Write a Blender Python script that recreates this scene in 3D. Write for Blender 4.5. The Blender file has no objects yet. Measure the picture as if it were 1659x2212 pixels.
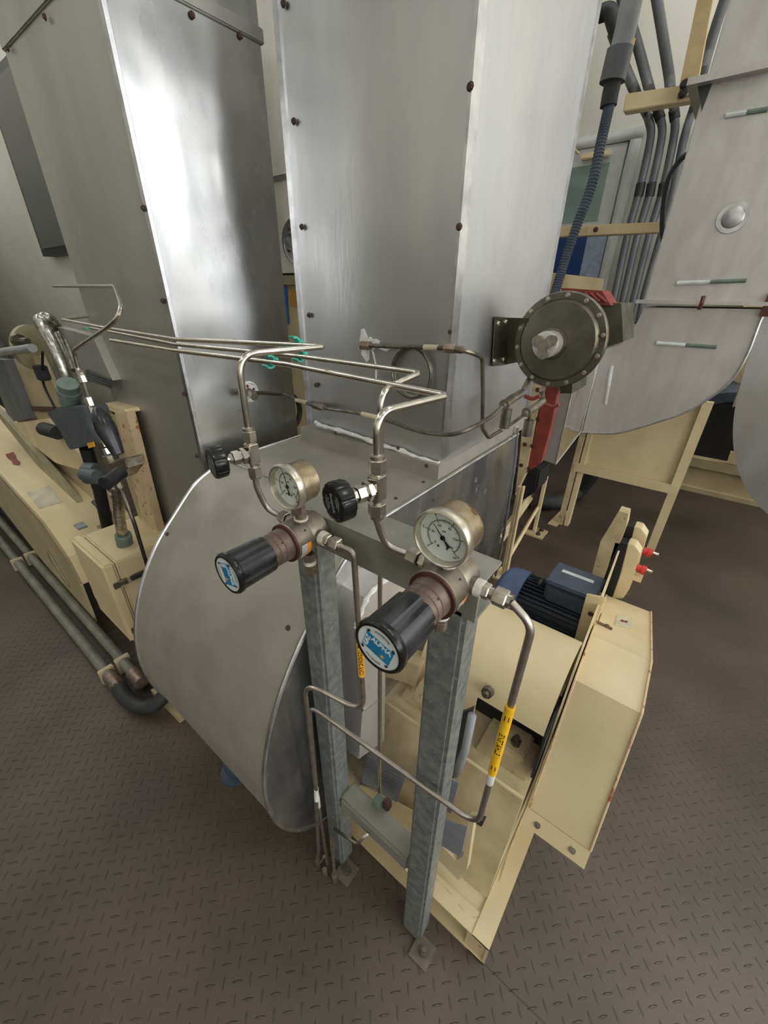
import bpy, bmesh, math, random
from mathutils import Vector, Matrix
random.seed(4)
scn = bpy.context.scene
COL = scn.collection
PI = math.pi

# ------------------------------------------------------------------ camera
F_PX, PX, PY, CAM_H, YAW = 868.0, 829.5, 1106.0, 1.55, math.radians(37.7)
_dn = Vector((812-PX, 2690-PY, F_PX)).normalized()
_up = -_dn
_fw = Vector((0, 0, 1))
_fh = (_fw - _fw.dot(_up)*_up).normalized()
_rt = _fh.cross(_up)
if _rt.x < 0: _rt = -_rt
WF = Vector((-math.sin(YAW), math.cos(YAW), 0)); WR = Vector((math.cos(YAW), math.sin(YAW), 0)); WZ = Vector((0, 0, 1))
def cam2w(v): return WF*v.dot(_fh) + WR*v.dot(_rt) + WZ*v.dot(_up)
CX, CY, CZ = cam2w(Vector((1, 0, 0))), cam2w(Vector((0, -1, 0))), cam2w(Vector((0, 0, -1)))
cam = bpy.data.objects.new('camera', bpy.data.cameras.new('camera'))
COL.objects.link(cam)
cam.data.sensor_fit = 'HORIZONTAL'; cam.data.sensor_width = 36; cam.data.lens = 36*F_PX/1659
cam.data.clip_start = .02
m = Matrix((CX, CY, CZ)).transposed().to_4x4(); m.translation = Vector((0, 0, CAM_H))
cam.matrix_world = m
scn.camera = cam
# ------------------------------------------------------------------ world, exposure
scn.view_settings.view_transform = 'Standard'; scn.view_settings.look = 'None'
scn.view_settings.gamma = 1; scn.view_settings.use_curve_mapping = False
scn.view_settings.exposure = 0.24
w = bpy.data.worlds.new('world'); scn.world = w; w.use_nodes = True
w.node_tree.nodes['Background'].inputs[0].default_value = (.75, .85, 1, 1)
w.node_tree.nodes['Background'].inputs[1].default_value = .6
scn.cycles.max_bounces = 8
scn.cycles.sample_clamp_indirect = 6
try:
    scn.cycles.use_denoising = True
except Exception: pass
ADDED_WIN_E, ADDED_TUBE_E = 4.4, 17.0

# a pixel of the photograph turned into a point on a plane of the room
def ray(x, y): return cam2w(Vector(((x-PX)/F_PX, (y-PY)/F_PX, 1)))
C0 = Vector((0, 0, CAM_H))
def oz(x, y, z): d = ray(x, y); return C0 + d*((z-CAM_H)/d.z)
def ox(x, y, X): d = ray(x, y); return C0 + d*(X/d.x)
def oy(x, y, Y): d = ray(x, y); return C0 + d*(Y/d.y)
def wpx(p, px):  # size of px pixels at point p
    return px*(p-C0).dot(-CZ)/F_PX

# ------------------------------------------------------------------ materials
MATS = {}
def lin(c): return tuple(((v/255)/12.92 if v/255 <= .04045 else ((v/255+.055)/1.055)**2.4) for v in c)
def pm(name, c1, c2=None, scale=20, rough=.5, metal=0, rvar=.0, bump=0, bscale=60, stretch=(1, 1, 1), lo=.35, hi=.65, emit=0, spots=None, sscale=30, sth=.62, alpha=1, big=0, bigscale=3, spec=.5):
    m = bpy.data.materials.new(name); m.use_nodes = True; MATS[name] = m
    nt = m.node_tree; N = nt.nodes; L = nt.links; b = N['Principled BSDF']
    b.inputs['Metallic'].default_value = metal; b.inputs['Roughness'].default_value = rough
    b.inputs['Specular IOR Level'].default_value = spec
    tc = N.new('ShaderNodeTexCoord'); mp = N.new('ShaderNodeMapping'); mp.inputs['Scale'].default_value = stretch
    L.new(tc.outputs['Object'], mp.inputs[0])
    a = lin(c1)+(1,)
    if c2 is None: c2 = tuple(v*.88 for v in c1)
    n = N.new('ShaderNodeTexNoise'); n.inputs['Scale'].default_value = scale; n.inputs['Detail'].default_value = 5
    L.new(mp.outputs[0], n.inputs[0])
    r = N.new('ShaderNodeMapRange'); r.inputs[1].default_value = lo; r.inputs[2].default_value = hi
    L.new(n.outputs[0], r.inputs[0])
    mx = N.new('ShaderNodeMix'); mx.data_type = 'RGBA'; mx.inputs[6].default_value = a; mx.inputs[7].default_value = lin(c2)+(1,)
    L.new(r.outputs[0], mx.inputs[0]); out = mx.outputs[2]
    if spots:
        n2 = N.new('ShaderNodeTexNoise'); n2.inputs['Scale'].default_value = sscale; n2.inputs['Detail'].default_value = 8; n2.inputs['Roughness'].default_value = .65
        L.new(tc.outputs['Object'], n2.inputs[0])
        r2 = N.new('ShaderNodeMapRange'); r2.inputs[1].default_value = sth; r2.inputs[2].default_value = sth+.06
        L.new(n2.outputs[0], r2.inputs[0])
        m2 = N.new('ShaderNodeMix'); m2.data_type = 'RGBA'; m2.inputs[7].default_value = lin(spots)+(1,)
        L.new(r2.outputs[0], m2.inputs[0]); L.new(out, m2.inputs[6]); out = m2.outputs[2]
    L.new(out, b.inputs['Base Color'])
    if rvar:
        r3 = N.new('ShaderNodeMapRange'); r3.inputs[1].default_value = .3; r3.inputs[2].default_value = .7
        r3.inputs[3].default_value = max(.02, rough-rvar); r3.inputs[4].default_value = rough+rvar
        L.new(n.outputs[0], r3.inputs[0]); L.new(r3.outputs[0], b.inputs['Roughness'])
    if bump or big:
        prev = None
        for st, sc in ((bump, bscale), (big, bigscale)):
            if not st: continue
            n3 = N.new('ShaderNodeTexNoise'); n3.inputs['Scale'].default_value = sc; n3.inputs['Detail'].default_value = 3 if sc > 10 else 1.5
            L.new(mp.outputs[0] if sc > 10 else tc.outputs['Object'], n3.inputs[0])
            bp = N.new('ShaderNodeBump'); bp.inputs['Strength'].default_value = 1; bp.inputs['Distance'].default_value = st
            L.new(n3.outputs[0], bp.inputs['Height'])
            if prev: L.new(prev.outputs[0], bp.inputs['Normal'])
            prev = bp
        L.new(prev.outputs[0], b.inputs['Normal'])
    if emit:
        b.inputs['Emission Color'].default_value = a; b.inputs['Emission Strength'].default_value = emit
    if alpha < 1:
        b.inputs['Transmission Weight'].default_value = 1-alpha
    return m

pm('aluminium', (214, 214, 216), (196, 197, 200), scale=6, rough=.36, metal=1, rvar=.09, stretch=(1, 1, .25), big=.012, bigscale=2.2, bump=.0003, bscale=90, spots=(222, 222, 224), sscale=14, sth=.72)
pm('aluminium_bright', (216, 216, 214), (188, 190, 192), scale=9, rough=.27, metal=1, rvar=.1, stretch=(1, 1, .4), big=.02, bigscale=3.2)
pm('aluminium_mottled', (205, 205, 206), (120, 120, 124), scale=5, rough=.38, metal=1, rvar=.12, stretch=(1, 1, .55), lo=.4, hi=.62, big=.01, bigscale=4, spots=(225, 225, 225), sscale=22, sth=.62)
pm('aluminium_dusty', (168, 163, 150), (152, 148, 137), scale=7, rough=.55, metal=.45, rvar=.05, bump=.0002, bscale=300, spots=(120, 116, 108), sscale=9, sth=.72)
pm('aluminium_grey', (186, 185, 178), (166, 165, 160), scale=3, rough=.5, metal=.75, rvar=.06, stretch=(1, 1, .3), big=.01, bigscale=2)
pm('aluminium_satin', (226, 222, 212), (206, 202, 194), scale=5, rough=.5, metal=.35, stretch=(1, 1, .4))
pm('seam', (225, 225, 228), (190, 190, 195), rough=.3, metal=1)
pm('caulk', (228, 228, 226), (205, 205, 202), scale=60, rough=.5, bump=.002, bscale=80)
pm('stainless', (206, 203, 200), (190, 186, 182), scale=12, rough=.45, metal=.6, rvar=.06, stretch=(1, 1, .35), spots=(150, 135, 122), sscale=5, sth=.68, big=.006, bigscale=2)
pm('stainless_dark', (128, 124, 112), (98, 94, 82), scale=9, rough=.38, metal=.95, rvar=.08, spots=(98, 90, 72), sscale=14, sth=.58)
pm('stainless_mirror', (232, 230, 224), (215, 212, 206), scale=7, rough=.12, metal=1, big=.012, bigscale=5)
pm('tube_bright', (222, 216, 204), (196, 190, 180), scale=40, rough=.2, metal=1, rvar=.05)
pm('tube_dull', (200, 192, 184), (172, 164, 156), scale=35, rough=.38, metal=1, rvar=.08, spots=(150, 118, 108), sscale=25, sth=.62)
pm('tube_dark', (130, 124, 112), (96, 92, 84), scale=30, rough=.4, metal=.9, rvar=.08)
pm('nickel', (200, 194, 180), (160, 152, 138), scale=60, rough=.33, metal=1, rvar=.08, bump=.0002, bscale=300)
pm('nickel_bright', (232, 228, 218), (198, 192, 182), scale=40, rough=.22, metal=1)
pm('bronze', (146, 132, 118), (116, 100, 88), scale=45, rough=.5, metal=.7, rvar=.08, bump=.0002, bscale=200, spots=(98, 70, 58), sscale=26, sth=.66)
pm('bronze_grey', (150, 144, 130), (122, 112, 98), scale=30, rough=.45, metal=.8, rvar=.08, spots=(104, 74, 58), sscale=28, sth=.64)
pm('rust_ring', (98, 64, 54), (76, 50, 42), scale=40, rough=.55, metal=.5)
pm('gauge_ring', (216, 211, 194), (194, 188, 170), scale=30, rough=.33, metal=.9, rvar=.06)
pm('gauge_case', (176, 160, 132), (138, 124, 100), scale=50, rough=.42, metal=.9, rvar=.1, bump=.0006, bscale=90, spots=(112, 84, 56), sscale=70, sth=.58)
pm('dial', (232, 234, 230), (226, 228, 224), scale=8, rough=.35)
pm('ink', (28, 28, 30), rough=.4)
pm('ink_grey', (120, 122, 124), rough=.4)
pm('black_plastic', (30, 31, 34), (44, 45, 48), scale=30, rough=.3, rvar=.08, bump=.0001, bscale=300)
pm('black_gloss', (18, 18, 20), (28, 28, 30), scale=30, rough=.22, spots=(150, 150, 150), sscale=60, sth=.77)
pm('black_matte', (22, 22, 24), (32, 32, 34), rough=.6)
pm('rubber', (34, 36, 38), (48, 50, 52), scale=30, rough=.6)
pm('label_white', (214, 220, 218), rough=.4)
pm('label_blue', (24, 128, 176), (20, 112, 160), scale=60, rough=.35)
pm('label_orange', (240, 150, 50), rough=.5)
pm('label_yellow', (246, 196, 30), (238, 180, 24), scale=80, rough=.35)
pm('tape_orange', (238, 178, 52), (230, 166, 44), scale=80, rough=.4)
pm('tape_white', (232, 230, 222), rough=.5)
pm('tape_cream', (214, 202, 168), rough=.5)
pm('teflon', (226, 222, 212), (200, 194, 180), scale=100, rough=.6, bump=.0006, bscale=200)
pm('galvanised', (150, 154, 152), (120, 126, 125), scale=55, rough=.48, metal=.55, rvar=.08, spots=(176, 182, 182), sscale=90, sth=.6, bump=.0001, bscale=200)
pm('galvanised_dusty', (150, 148, 136), (128, 128, 120), scale=14, rough=.6, metal=.3, bump=.0002, bscale=300)
pm('cream', (216, 199, 160), (206, 188, 147), scale=6, rough=.45, spots=(150, 130, 96), sscale=26, sth=.74, rvar=.06, bump=.0002, bscale=120)
pm('cream_dirty', (204, 188, 151), (172, 155, 118), scale=10, rough=.55, spots=(120, 94, 66), sscale=18, sth=.64, bump=.0005, bscale=60)
pm('cream_dull', (188, 174, 138), (170, 156, 120), scale=5, rough=.5, spots=(120, 104, 74), sscale=16, sth=.7)
pm('tan_paint', (196, 174, 132), (180, 158, 116), scale=14, rough=.55)
pm('cream_rust', (212, 190, 154), (202, 176, 138), scale=20, rough=.6, spots=(160, 96, 54), sscale=30, sth=.58)
pm('plate_dirty', (112, 102, 88), (88, 80, 68), scale=30, rough=.6)
pm('olive_paint', (156, 150, 118), (132, 126, 98), scale=8, rough=.5)
pm('rust', (84, 60, 50), (60, 44, 38), scale=40, rough=.8)
pm('red_primer', (142, 62, 50), (116, 48, 40), scale=12, rough=.55, spots=(90, 34, 28), sscale=30, sth=.64)
pm('red', (206, 52, 44), (184, 44, 38), rough=.45)
pm('motor_blue', (84, 102, 136), (66, 84, 118), scale=8, rough=.5, spots=(52, 60, 76), sscale=20, sth=.66)
pm('motor_grey', (74, 86, 102), (56, 66, 80), scale=12, rough=.55)
pm('motor_fins', (40, 50, 64), (30, 38, 50), scale=20, rough=.55, spots=(96, 108, 120), sscale=30, sth=.68)
pm('grey_pipe', (104, 106, 108), (84, 86, 90), scale=10, rough=.5, stretch=(1, 1, .2))
pm('grey_pipe_light', (150, 154, 156), (130, 134, 136), scale=8, rough=.45)
pm('conduit_floor', (120, 120, 108), (98, 98, 88), scale=12, rough=.5)
pm('clip_green', (66, 176, 156), (58, 160, 142), rough=.45)
pm('green_grey', (112, 128, 118), (92, 106, 98), scale=30, rough=.5)
pm('regulator_grey', (86, 92, 98), (70, 76, 82), scale=30, rough=.5)
pm('wall_paint', (236, 234, 224), (228, 226, 214), scale=2, rough=.7, spots=(214, 212, 200), sscale=3, sth=.7)
pm('ceiling_paint', (226, 224, 216), rough=.8)
pm('dark_glass', (56, 60, 64), (50, 54, 58), rough=.3)
pm('steel_dark', (58, 60, 62), (52, 54, 56), rough=.5)
pm('door_blue', (10, 52, 104), (8, 46, 94), scale=3, rough=.45)
pm('door_jamb', (142, 152, 172), rough=.5)
pm('door_frame', (186, 188, 186), (178, 180, 178), rough=.5)
pm('door_glass', (132, 150, 142), (106, 124, 118), scale=2, rough=.25, stretch=(.4, 1, 1.6))
pm('blue_tape', (22, 96, 178), rough=.5)
pm('cardboard', (190, 140, 70), rough=.7)
pm('silver_plate', (146, 150, 156), (130, 134, 142), scale=12, rough=.5, metal=.15, stretch=(1, 1, 12))
pm('paper', (206, 200, 176), rough=.7)
pm('added_window_light', (252, 253, 252), emit=ADDED_WIN_E)
pm('added_tube_light', (252, 252, 249), emit=ADDED_TUBE_E)
def lens_mat():
    m = bpy.data.materials.new('glass_clear'); m.use_nodes = True; MATS['glass_clear'] = m
    N = m.node_tree.nodes; L = m.node_tree.links; N.remove(N['Principled BSDF'])
    t = N.new('ShaderNodeBsdfTransparent'); t.inputs[0].default_value = (.96, .97, .96, 1); g = N.new('ShaderNodeBsdfGlossy'); g.inputs['Roughness'].default_value = .04
    lw = N.new('ShaderNodeLayerWeight'); pw = N.new('ShaderNodeMath'); pw.operation = 'POWER'; pw.inputs[1].default_value = 3.5; L.new(lw.outputs[1], pw.inputs[0]); f = N.new('ShaderNodeMath'); f.operation = 'MULTIPLY_ADD'; f.inputs[1].default_value = .5; f.inputs[2].default_value = .03; L.new(pw.outputs[0], f.inputs[0]); x = N.new('ShaderNodeMixShader')
    L.new(f.outputs[0], x.inputs[0]); L.new(t.outputs[0], x.inputs[1]); L.new(g.outputs[0], x.inputs[2]); L.new(x.outputs[0], N['Material Output'].inputs[0])
lens_mat()

# braided steel
def braid():
    m = pm('braid', (205, 202, 196), (150, 148, 142), scale=90, rough=.3, metal=1)
    N = m.node_tree.nodes; L = m.node_tree.links; b = N['Principled BSDF']
    tc = N.new('ShaderNodeTexCoord')
    ck = N.new('ShaderNodeTexChecker'); ck.inputs['Scale'].default_value = 190
    mp = N.new('ShaderNodeMapping'); mp.inputs['Rotation'].default_value = (.6, .5, .7)
    L.new(tc.outputs['Object'], mp.inputs[0]); L.new(mp.outputs[0], ck.inputs[0])
    bp = N.new('ShaderNodeBump'); bp.inputs['Distance'].default_value = .002; bp.inputs['Strength'].default_value = 1
    L.new(ck.outputs[1], bp.inputs['Height']); L.new(bp.outputs[0], b.inputs['Normal'])
braid()

def floor_mat():
    m = bpy.data.materials.new('chequer_plate'); m.use_nodes = True; MATS['chequer_plate'] = m
    nt = m.node_tree; N = nt.nodes; L = nt.links; b = N['Principled BSDF']
    def M(op, a, b_=None, c=None):
        n = N.new('ShaderNodeMath'); n.operation = op
        for i, v in enumerate((a, b_, c)):
            if v is None: continue
            if isinstance(v, (int, float)): n.inputs[i].default_value = v
            else: L.new(v, n.inputs[i])
        return n.outputs[0]
    tc = N.new('ShaderNodeTexCoord'); sx = N.new('ShaderNodeSeparateXYZ'); L.new(tc.outputs['Object'], sx.inputs[0])
    P = .047
    def loz(off, sgn):
        u = M('SUBTRACT', M('FRACT', M('ADD', M('DIVIDE', sx.outputs[0], P), off)), .5)
        v = M('SUBTRACT', M('FRACT', M('ADD', M('DIVIDE', sx.outputs[1], P), off)), .5)
        a = M('MULTIPLY', M('ADD', u, M('MULTIPLY', v, sgn)), .7071)
        c = M('MULTIPLY', M('SUBTRACT', u, M('MULTIPLY', v, sgn)), .7071)
        d = M('ADD', M('POWER', M('DIVIDE', M('ABSOLUTE', a), .30), 1.6), M('POWER', M('DIVIDE', M('ABSOLUTE', c), .058), 1.6))
        return M('MAXIMUM', M('SUBTRACT', 1, d), 0)
    h = M('MAXIMUM', loz(100.28, -1), loz(100.78, 1))
    h = M('MINIMUM', M('MULTIPLY', h, 1.8), 1)
    n = N.new('ShaderNodeTexNoise'); n.inputs['Scale'].default_value = 2.2; n.inputs['Detail'].default_value = 5
    L.new(tc.outputs['Object'], n.inputs[0])
    n2 = N.new('ShaderNodeTexNoise'); n2.inputs['Scale'].default_value = 260; n2.inputs['Detail'].default_value = 3
    L.new(tc.outputs['Object'], n2.inputs[0])
    mx = N.new('ShaderNodeMix'); mx.data_type = 'RGBA'; mx.inputs[6].default_value = lin((80, 68, 55))+(1,); mx.inputs[7].default_value = lin((59, 50, 40))+(1,)
    r = N.new('ShaderNodeMapRange'); r.inputs[1].default_value = .35; r.inputs[2].default_value = .65; L.new(n.outputs[0], r.inputs[0]); L.new(r.outputs[0], mx.inputs[0])
    m2 = N.new('ShaderNodeMix'); m2.data_type = 'RGBA'; m2.blend_type = 'OVERLAY'; m2.inputs[0].default_value = .35
    L.new(mx.outputs[2], m2.inputs[6]); L.new(n2.outputs[0], m2.inputs[7])
    # plate joints
    j1 = M('ABSOLUTE', M('SUBTRACT', sx.outputs[1], .452)); j2 = M('ABSOLUTE', M('SUBTRACT', sx.outputs[0], -2.05))
    ymask = M('LESS_THAN', M('ABSOLUTE', M('SUBTRACT', sx.outputs[0], 1.5)), 3)
    j = M('MAXIMUM', M('LESS_THAN', j1, .0022), M('LESS_THAN', j2, .004))
    m3 = N.new('ShaderNodeMix'); m3.data_type = 'RGBA'; m3.inputs[7].default_value = (.012, .009, .007, 1)
    L.new(M('MULTIPLY', j, .75), m3.inputs[0]); L.new(m2.outputs[2], m3.inputs[6])
    L.new(m3.outputs[2], b.inputs['Base Color'])
    b.inputs['Roughness'].default_value = .5
    b.inputs['Metallic'].default_value = .0
    bp = N.new('ShaderNodeBump'); bp.inputs['Distance'].default_value = .0022; bp.inputs['Strength'].default_value = 1
    L.new(M('ADD', h, M('MULTIPLY', n2.outputs[0], .1)), bp.inputs['Height']); L.new(bp.outputs[0], b.inputs['Normal'])
floor_mat()

# ------------------------------------------------------------------ geometry helpers
def box(bm, lo, hi, bev=0):
    x0, y0, z0 = lo; x1, y1, z1 = hi
    vs = [bm.verts.new(p) for p in ((x0, y0, z0), (x1, y0, z0), (x1, y1, z0), (x0, y1, z0), (x0, y0, z1), (x1, y0, z1), (x1, y1, z1), (x0, y1, z1))]
    fs = [bm.faces.new([vs[i] for i in f]) for f in ((0, 3, 2, 1), (4, 5, 6, 7), (0, 1, 5, 4), (1, 2, 6, 5), (2, 3, 7, 6), (3, 0, 4, 7))]
    if bev:
        es = list({e for f in fs for e in f.edges})
        bmesh.ops.bevel(bm, geom=es, offset=bev, segments=2, affect='EDGES')
    return bm
def prism(bm, pts, vec, bev=0):
    pts = [Vector(p) for p in pts]; vec = Vector(vec)
    a = [bm.verts.new(p) for p in pts]; b = [bm.verts.new(p+vec) for p in pts]
    n = len(pts); fs = [bm.faces.new(a), bm.faces.new(b[::-1])]
    for i in range(n): fs.append(bm.faces.new((a[i], b[i], b[(i+1) % n], a[(i+1) % n])))
    bmesh.ops.recalc_face_normals(bm, faces=fs)
    if bev:
        bmesh.ops.bevel(bm, geom=list({e for f in fs for e in f.edges}), offset=bev, segments=2, affect='EDGES')
    return bm
def frame_of(d):
    d = d.normalized(); a = Vector((0, 0, 1)) if abs(d.z) < .9 else Vector((1, 0, 0))
    u = d.cross(a).normalized(); return u, d.cross(u).normalized()
def lathe(bm, o, axis, prof, seg=24, a0=0, mod=None):
    """prof: list of (t, r) along axis; closed at ends if r == 0"""
    o = Vector(o); ax = Vector(axis).normalized(); u, v = frame_of(ax); rings = []
    for t, r in prof:
        if r <= 1e-7: rings.append([bm.verts.new(o+ax*t)]); continue
        rg = []
        for k in range(seg):
            a = a0+2*PI*k/seg; rr = r*(mod(k) if mod else 1)
            rg.append(bm.verts.new(o+ax*t+(u*math.cos(a)+v*math.sin(a))*rr))
        rings.append(rg)
    for A, B in zip(rings, rings[1:]):
        if len(A) == 1 and len(B) == 1: continue
        if len(A) == 1:
            for k in range(seg): bm.faces.new((A[0], B[(k+1) % seg], B[k]))
        elif len(B) == 1:
            for k in range(seg): bm.faces.new((A[k], A[(k+1) % seg], B[0]))
        else:
            for k in range(seg): bm.faces.new((A[k], A[(k+1) % seg], B[(k+1) % seg], B[k]))
    bmesh.ops.recalc_face_normals(bm, faces=bm.faces)
    return bm
def cyl(bm, p0, p1, r, r1=None, seg=20, a0=0):
    p0 = Vector(p0); p1 = Vector(p1); L = (p1-p0).length
    return lathe(bm, p0, p1-p0, [(0, 0), (0, r), (L, r if r1 is None else r1), (L, 0)], seg, a0)
def hexnut(bm, p0, p1, r):
    p0 = Vector(p0); p1 = Vector(p1); L = (p1-p0).length; c = min(L*.15, r*.12)
    return lathe(bm, p0, p1-p0, [(0, 0), (0, r*.9), (c, r), (L-c, r), (L, r*.9), (L, 0)], 6)
def fillet(pts, R):
    RR = R if isinstance(R, (list, tuple)) else [R]*len(pts)
    pts = [Vector(p) for p in pts]; out = [pts[0]]
    for i in range(1, len(pts)-1):
        R = RR[min(i-1, len(RR)-1)]; p = pts[i]; a = (pts[i-1]-p); b = (pts[i+1]-p); la, lb = a.length, b.length
        a.normalize(); b.normalize(); ang = a.angle(b, PI)
        if ang > PI-.05: out.append(p); continue
        d = min(R/math.tan(ang/2), la*.48, lb*.48)
        for k in range(9):
            t = k/8; q = (p+a*d)*(1-t)**2 + p*2*t*(1-t) + (p+b*d)*t*t; out.append(q)
    out.append(pts[-1]); return out
def smooth_path(pts, n=8):
    pts = [Vector(p) for p in pts]; P = [pts[0]*2-pts[1]]+pts+[pts[-1]*2-pts[-2]]; out = []
    for i in range(1, len(P)-2):
        for k in range(n):
            t = k/n; a, b, c, d = P[i-1:i+3]
            out.append(.5*((2*b)+(c-a)*t+(2*a-5*b+4*c-d)*t*t+(3*b-a-3*c+d)*t**3))
    out.append(pts[-1]); return out
def tube(bm, path, r, seg=12, rf=None):
    path = [Vector(p) for p in path]; n = len(path); rings = []
    t0 = (path[1]-path[0]).normalized(); u, v = frame_of(t0)
    for i, p in enumerate(path):
        t = (path[min(i+1, n-1)]-path[max(i-1, 0)]).normalized()
        q = t0.rotation_difference(t); u = (q @ u); u = (u-t*u.dot(t)).normalized(); v = t.cross(u); t0 = t
        rr = r if rf is None else rf(i, n)*r
        rings.append([bm.verts.new(p+(u*math.cos(2*PI*k/seg)+v*math.sin(2*PI*k/seg))*rr) for k in range(seg)])
    for A, B in zip(rings, rings[1:]):
        for k in range(seg): bm.faces.new((A[k], A[(k+1) % seg], B[(k+1) % seg], B[k]))
    bm.faces.new(rings[0][::-1]); bm.faces.new(rings[-1])
    return bm
V = Vector
def B(): return bmesh.new()
def wloc(o):
    v = Vector((0, 0, 0))
    while o: v = v+o.location; o = o.parent
    return v
def tag(o, label=None, cat=None, group=None, kind=None):
    if label: o['label'] = label
    if cat: o['category'] = cat
    if group: o['group'] = group
    if kind: o['kind'] = kind
    return o
def obj(name, bm, mat, parent=None, local=False, ang=35, label=None):
    me = bpy.data.meshes.new(name)
    if parent and not local:
        bmesh.ops.translate(bm, verts=bm.verts, vec=-wloc(parent))
    for f in bm.faces: f.smooth = True
    lim = math.radians(ang)
    for e in bm.edges:
        if len(e.link_faces) != 2 or e.calc_face_angle(0) > lim: e.smooth = False
    bm.to_mesh(me); bm.free()
    me.materials.append(MATS[mat] if isinstance(mat, str) else mat)
    o = bpy.data.objects.new(name, me); COL.objects.link(o)
    if parent: o.parent = parent
    if label: o['label'] = label
    return o
def thing(name, label, cat, loc=(0, 0, 0), group=None):
    o = bpy.data.objects.new(name, None); COL.objects.link(o); o.location = loc; o.empty_display_size = .05
    return tag(o, label, cat, group)
def struct(name, bm, mat, parent=None): 
    o = obj(name, bm, mat, parent)
    if not parent: o['kind'] = 'structure'
    return o
def copy_tree(o, parent=None):
    c = o.copy(); COL.objects.link(c); c.parent = parent
    for ch in list(o.children): copy_tree(ch, c)
    return c
def bbx(name, lo, hi, mat, parent=None, bev=0, label=None):
    return obj(name, box(B(), lo, hi, bev), mat, parent, label=label)
def text_bm(s, size, M4, depth=.0003, bend=None, align='CENTER', bold=0.0):
    cu = bpy.data.curves.new('txt', 'FONT'); cu.body = s; cu.size = size; cu.align_x = align; cu.align_y = 'CENTER'; cu.extrude = depth; cu.offset = bold
    cu.resolution_u = 2
    to = bpy.data.objects.new('txt', cu); COL.objects.link(to)
    me = bpy.data.meshes.new_from_object(to.evaluated_get(bpy.context.evaluated_depsgraph_get()))
    bpy.data.objects.remove(to); bpy.data.curves.remove(cu)
    bm = B(); bm.from_mesh(me); bpy.data.meshes.remove(me)
    for v in bm.verts:
        p = v.co.copy()
        if bend: p = bend(p)
        v.co = M4 @ p
    return bm
def join(dst, src):
    me = bpy.data.meshes.new('t'); src.to_mesh(me); src.free(); dst.from_mesh(me); bpy.data.meshes.remove(me); return dst
def basis(o, x, y):
    x = Vector(x).normalized(); y = Vector(y).normalized(); z = x.cross(y)
    M = Matrix((x, y, z)).transposed().to_4x4(); M.translation = Vector(o); return M
def screw(parent, p, axis, r=.005, mat='rust', name='screw'):
    p = Vector(p); a = Vector(axis).normalized(); r *= .8 if mat == 'rust' else 1
    return obj(name, lathe(B(), p, a, [(0, 0), (0, r*1.3), (r*.2, r*1.3), (r*.25, r), (r*.9, r*.85), (r*.9, 0)], 8), mat, parent)
def pz(pts, z): return [oz(x, y, z) for x, y in pts]
def py(pts, Y): return [oy(x, y, Y) for x, y in pts]
def px(pts, X): return [ox(x, y, X) for x, y in pts]

# ================================================================== THE ROOM
struct('floor', box(B(), (-9.2, -5.2, -.1), (5.2, 5.8, 0)), 'chequer_plate')
struct('ceiling', box(B(), (-9.2, -5.2, 6), (5.2, 5.8, 6.2)), 'ceiling_paint')
YB = 5.6
struct('wall_back', box(B(), (-4.2, YB, 0), (5.2, YB+.2, 6)), 'wall_paint')
struct('wall_left', box(B(), (-9.2, 1.7, 0), (-4.2, 1.9, 6)), 'wall_paint')
struct('wall_return', box(B(), (-4.2, 1.9, 0), (-4.0, YB, 6)), 'wall_paint')
struct('wall_far_left', box(B(), (-9.2, -5.2, 0), (-9, 1.7, 6)), 'wall_paint')
struct('wall_front', box(B(), (-9.2, -5.2, 0), (5.2, -5, 6)), 'wall_paint')
def right_wall():
    bm = B()
    wins = [(-4.2, -2.2), (-1.5, .5), (1.2, 3.2), (3.7, 5.2)]
    box(bm, (5, -5.2, 0), (5.2, YB, 1.0)); box(bm, (5, -5.2, 4.4), (5.2, YB, 6))
    ys = [-5.2]+[v for w_ in wins for v in w_]+[YB]
    for i in range(0, len(ys), 2): box(bm, (5, ys[i], 1.0), (5.2, ys[i+1], 4.4))
    struct('wall_right', bm, 'wall_paint')
    for i, (a, b) in enumerate(wins):  # unseen glowing windows, added to light the scene from the right
        f = B()
        for q in ((a, 1.0, a+.06, 4.4), (b-.06, 1.0, b, 4.4), (a, 1.0, b, 1.06), (a, 4.34, b, 4.4), ((a+b)/2-.03, 1, (a+b)/2+.03, 4.4), (a, 2.7, b, 2.76)):
            box(f, (5.03, q[0], q[1]), (5.09, q[2], q[3]))
        fo = struct('added_window_%d' % (i+1), f, 'door_frame')
        obj('pane', box(B(), (5.1, a, 1.0), (5.13, b, 4.4)), 'added_window_light', fo)
right_wall()
# unseen ceiling lights, added to brighten the scene
for i, (x, y) in enumerate(((-3, -2.5), (1, -2.5), (-6.5, -.2), (-7, -3), (-4.6, -1.3), (-8, .6), (-2.7, 1.35), (2.6, .8), (-1.4, 3.8), (.6, 4.2), (2.6, 4.2))):
    t = thing('added_ceiling_light', 'unseen ceiling light added to brighten the room', 'ceiling light', (x, y, 5.9), 'added ceiling lights')
    bbx('housing', (x-.7, y-.17, 5.9), (x+.7, y+.17, 6.0), 'door_frame', t)
    bbx('diffuser', (x-.66, y-.14, 5.87), (x+.66, y+.14, 5.9), 'added_tube_light', t)

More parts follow.
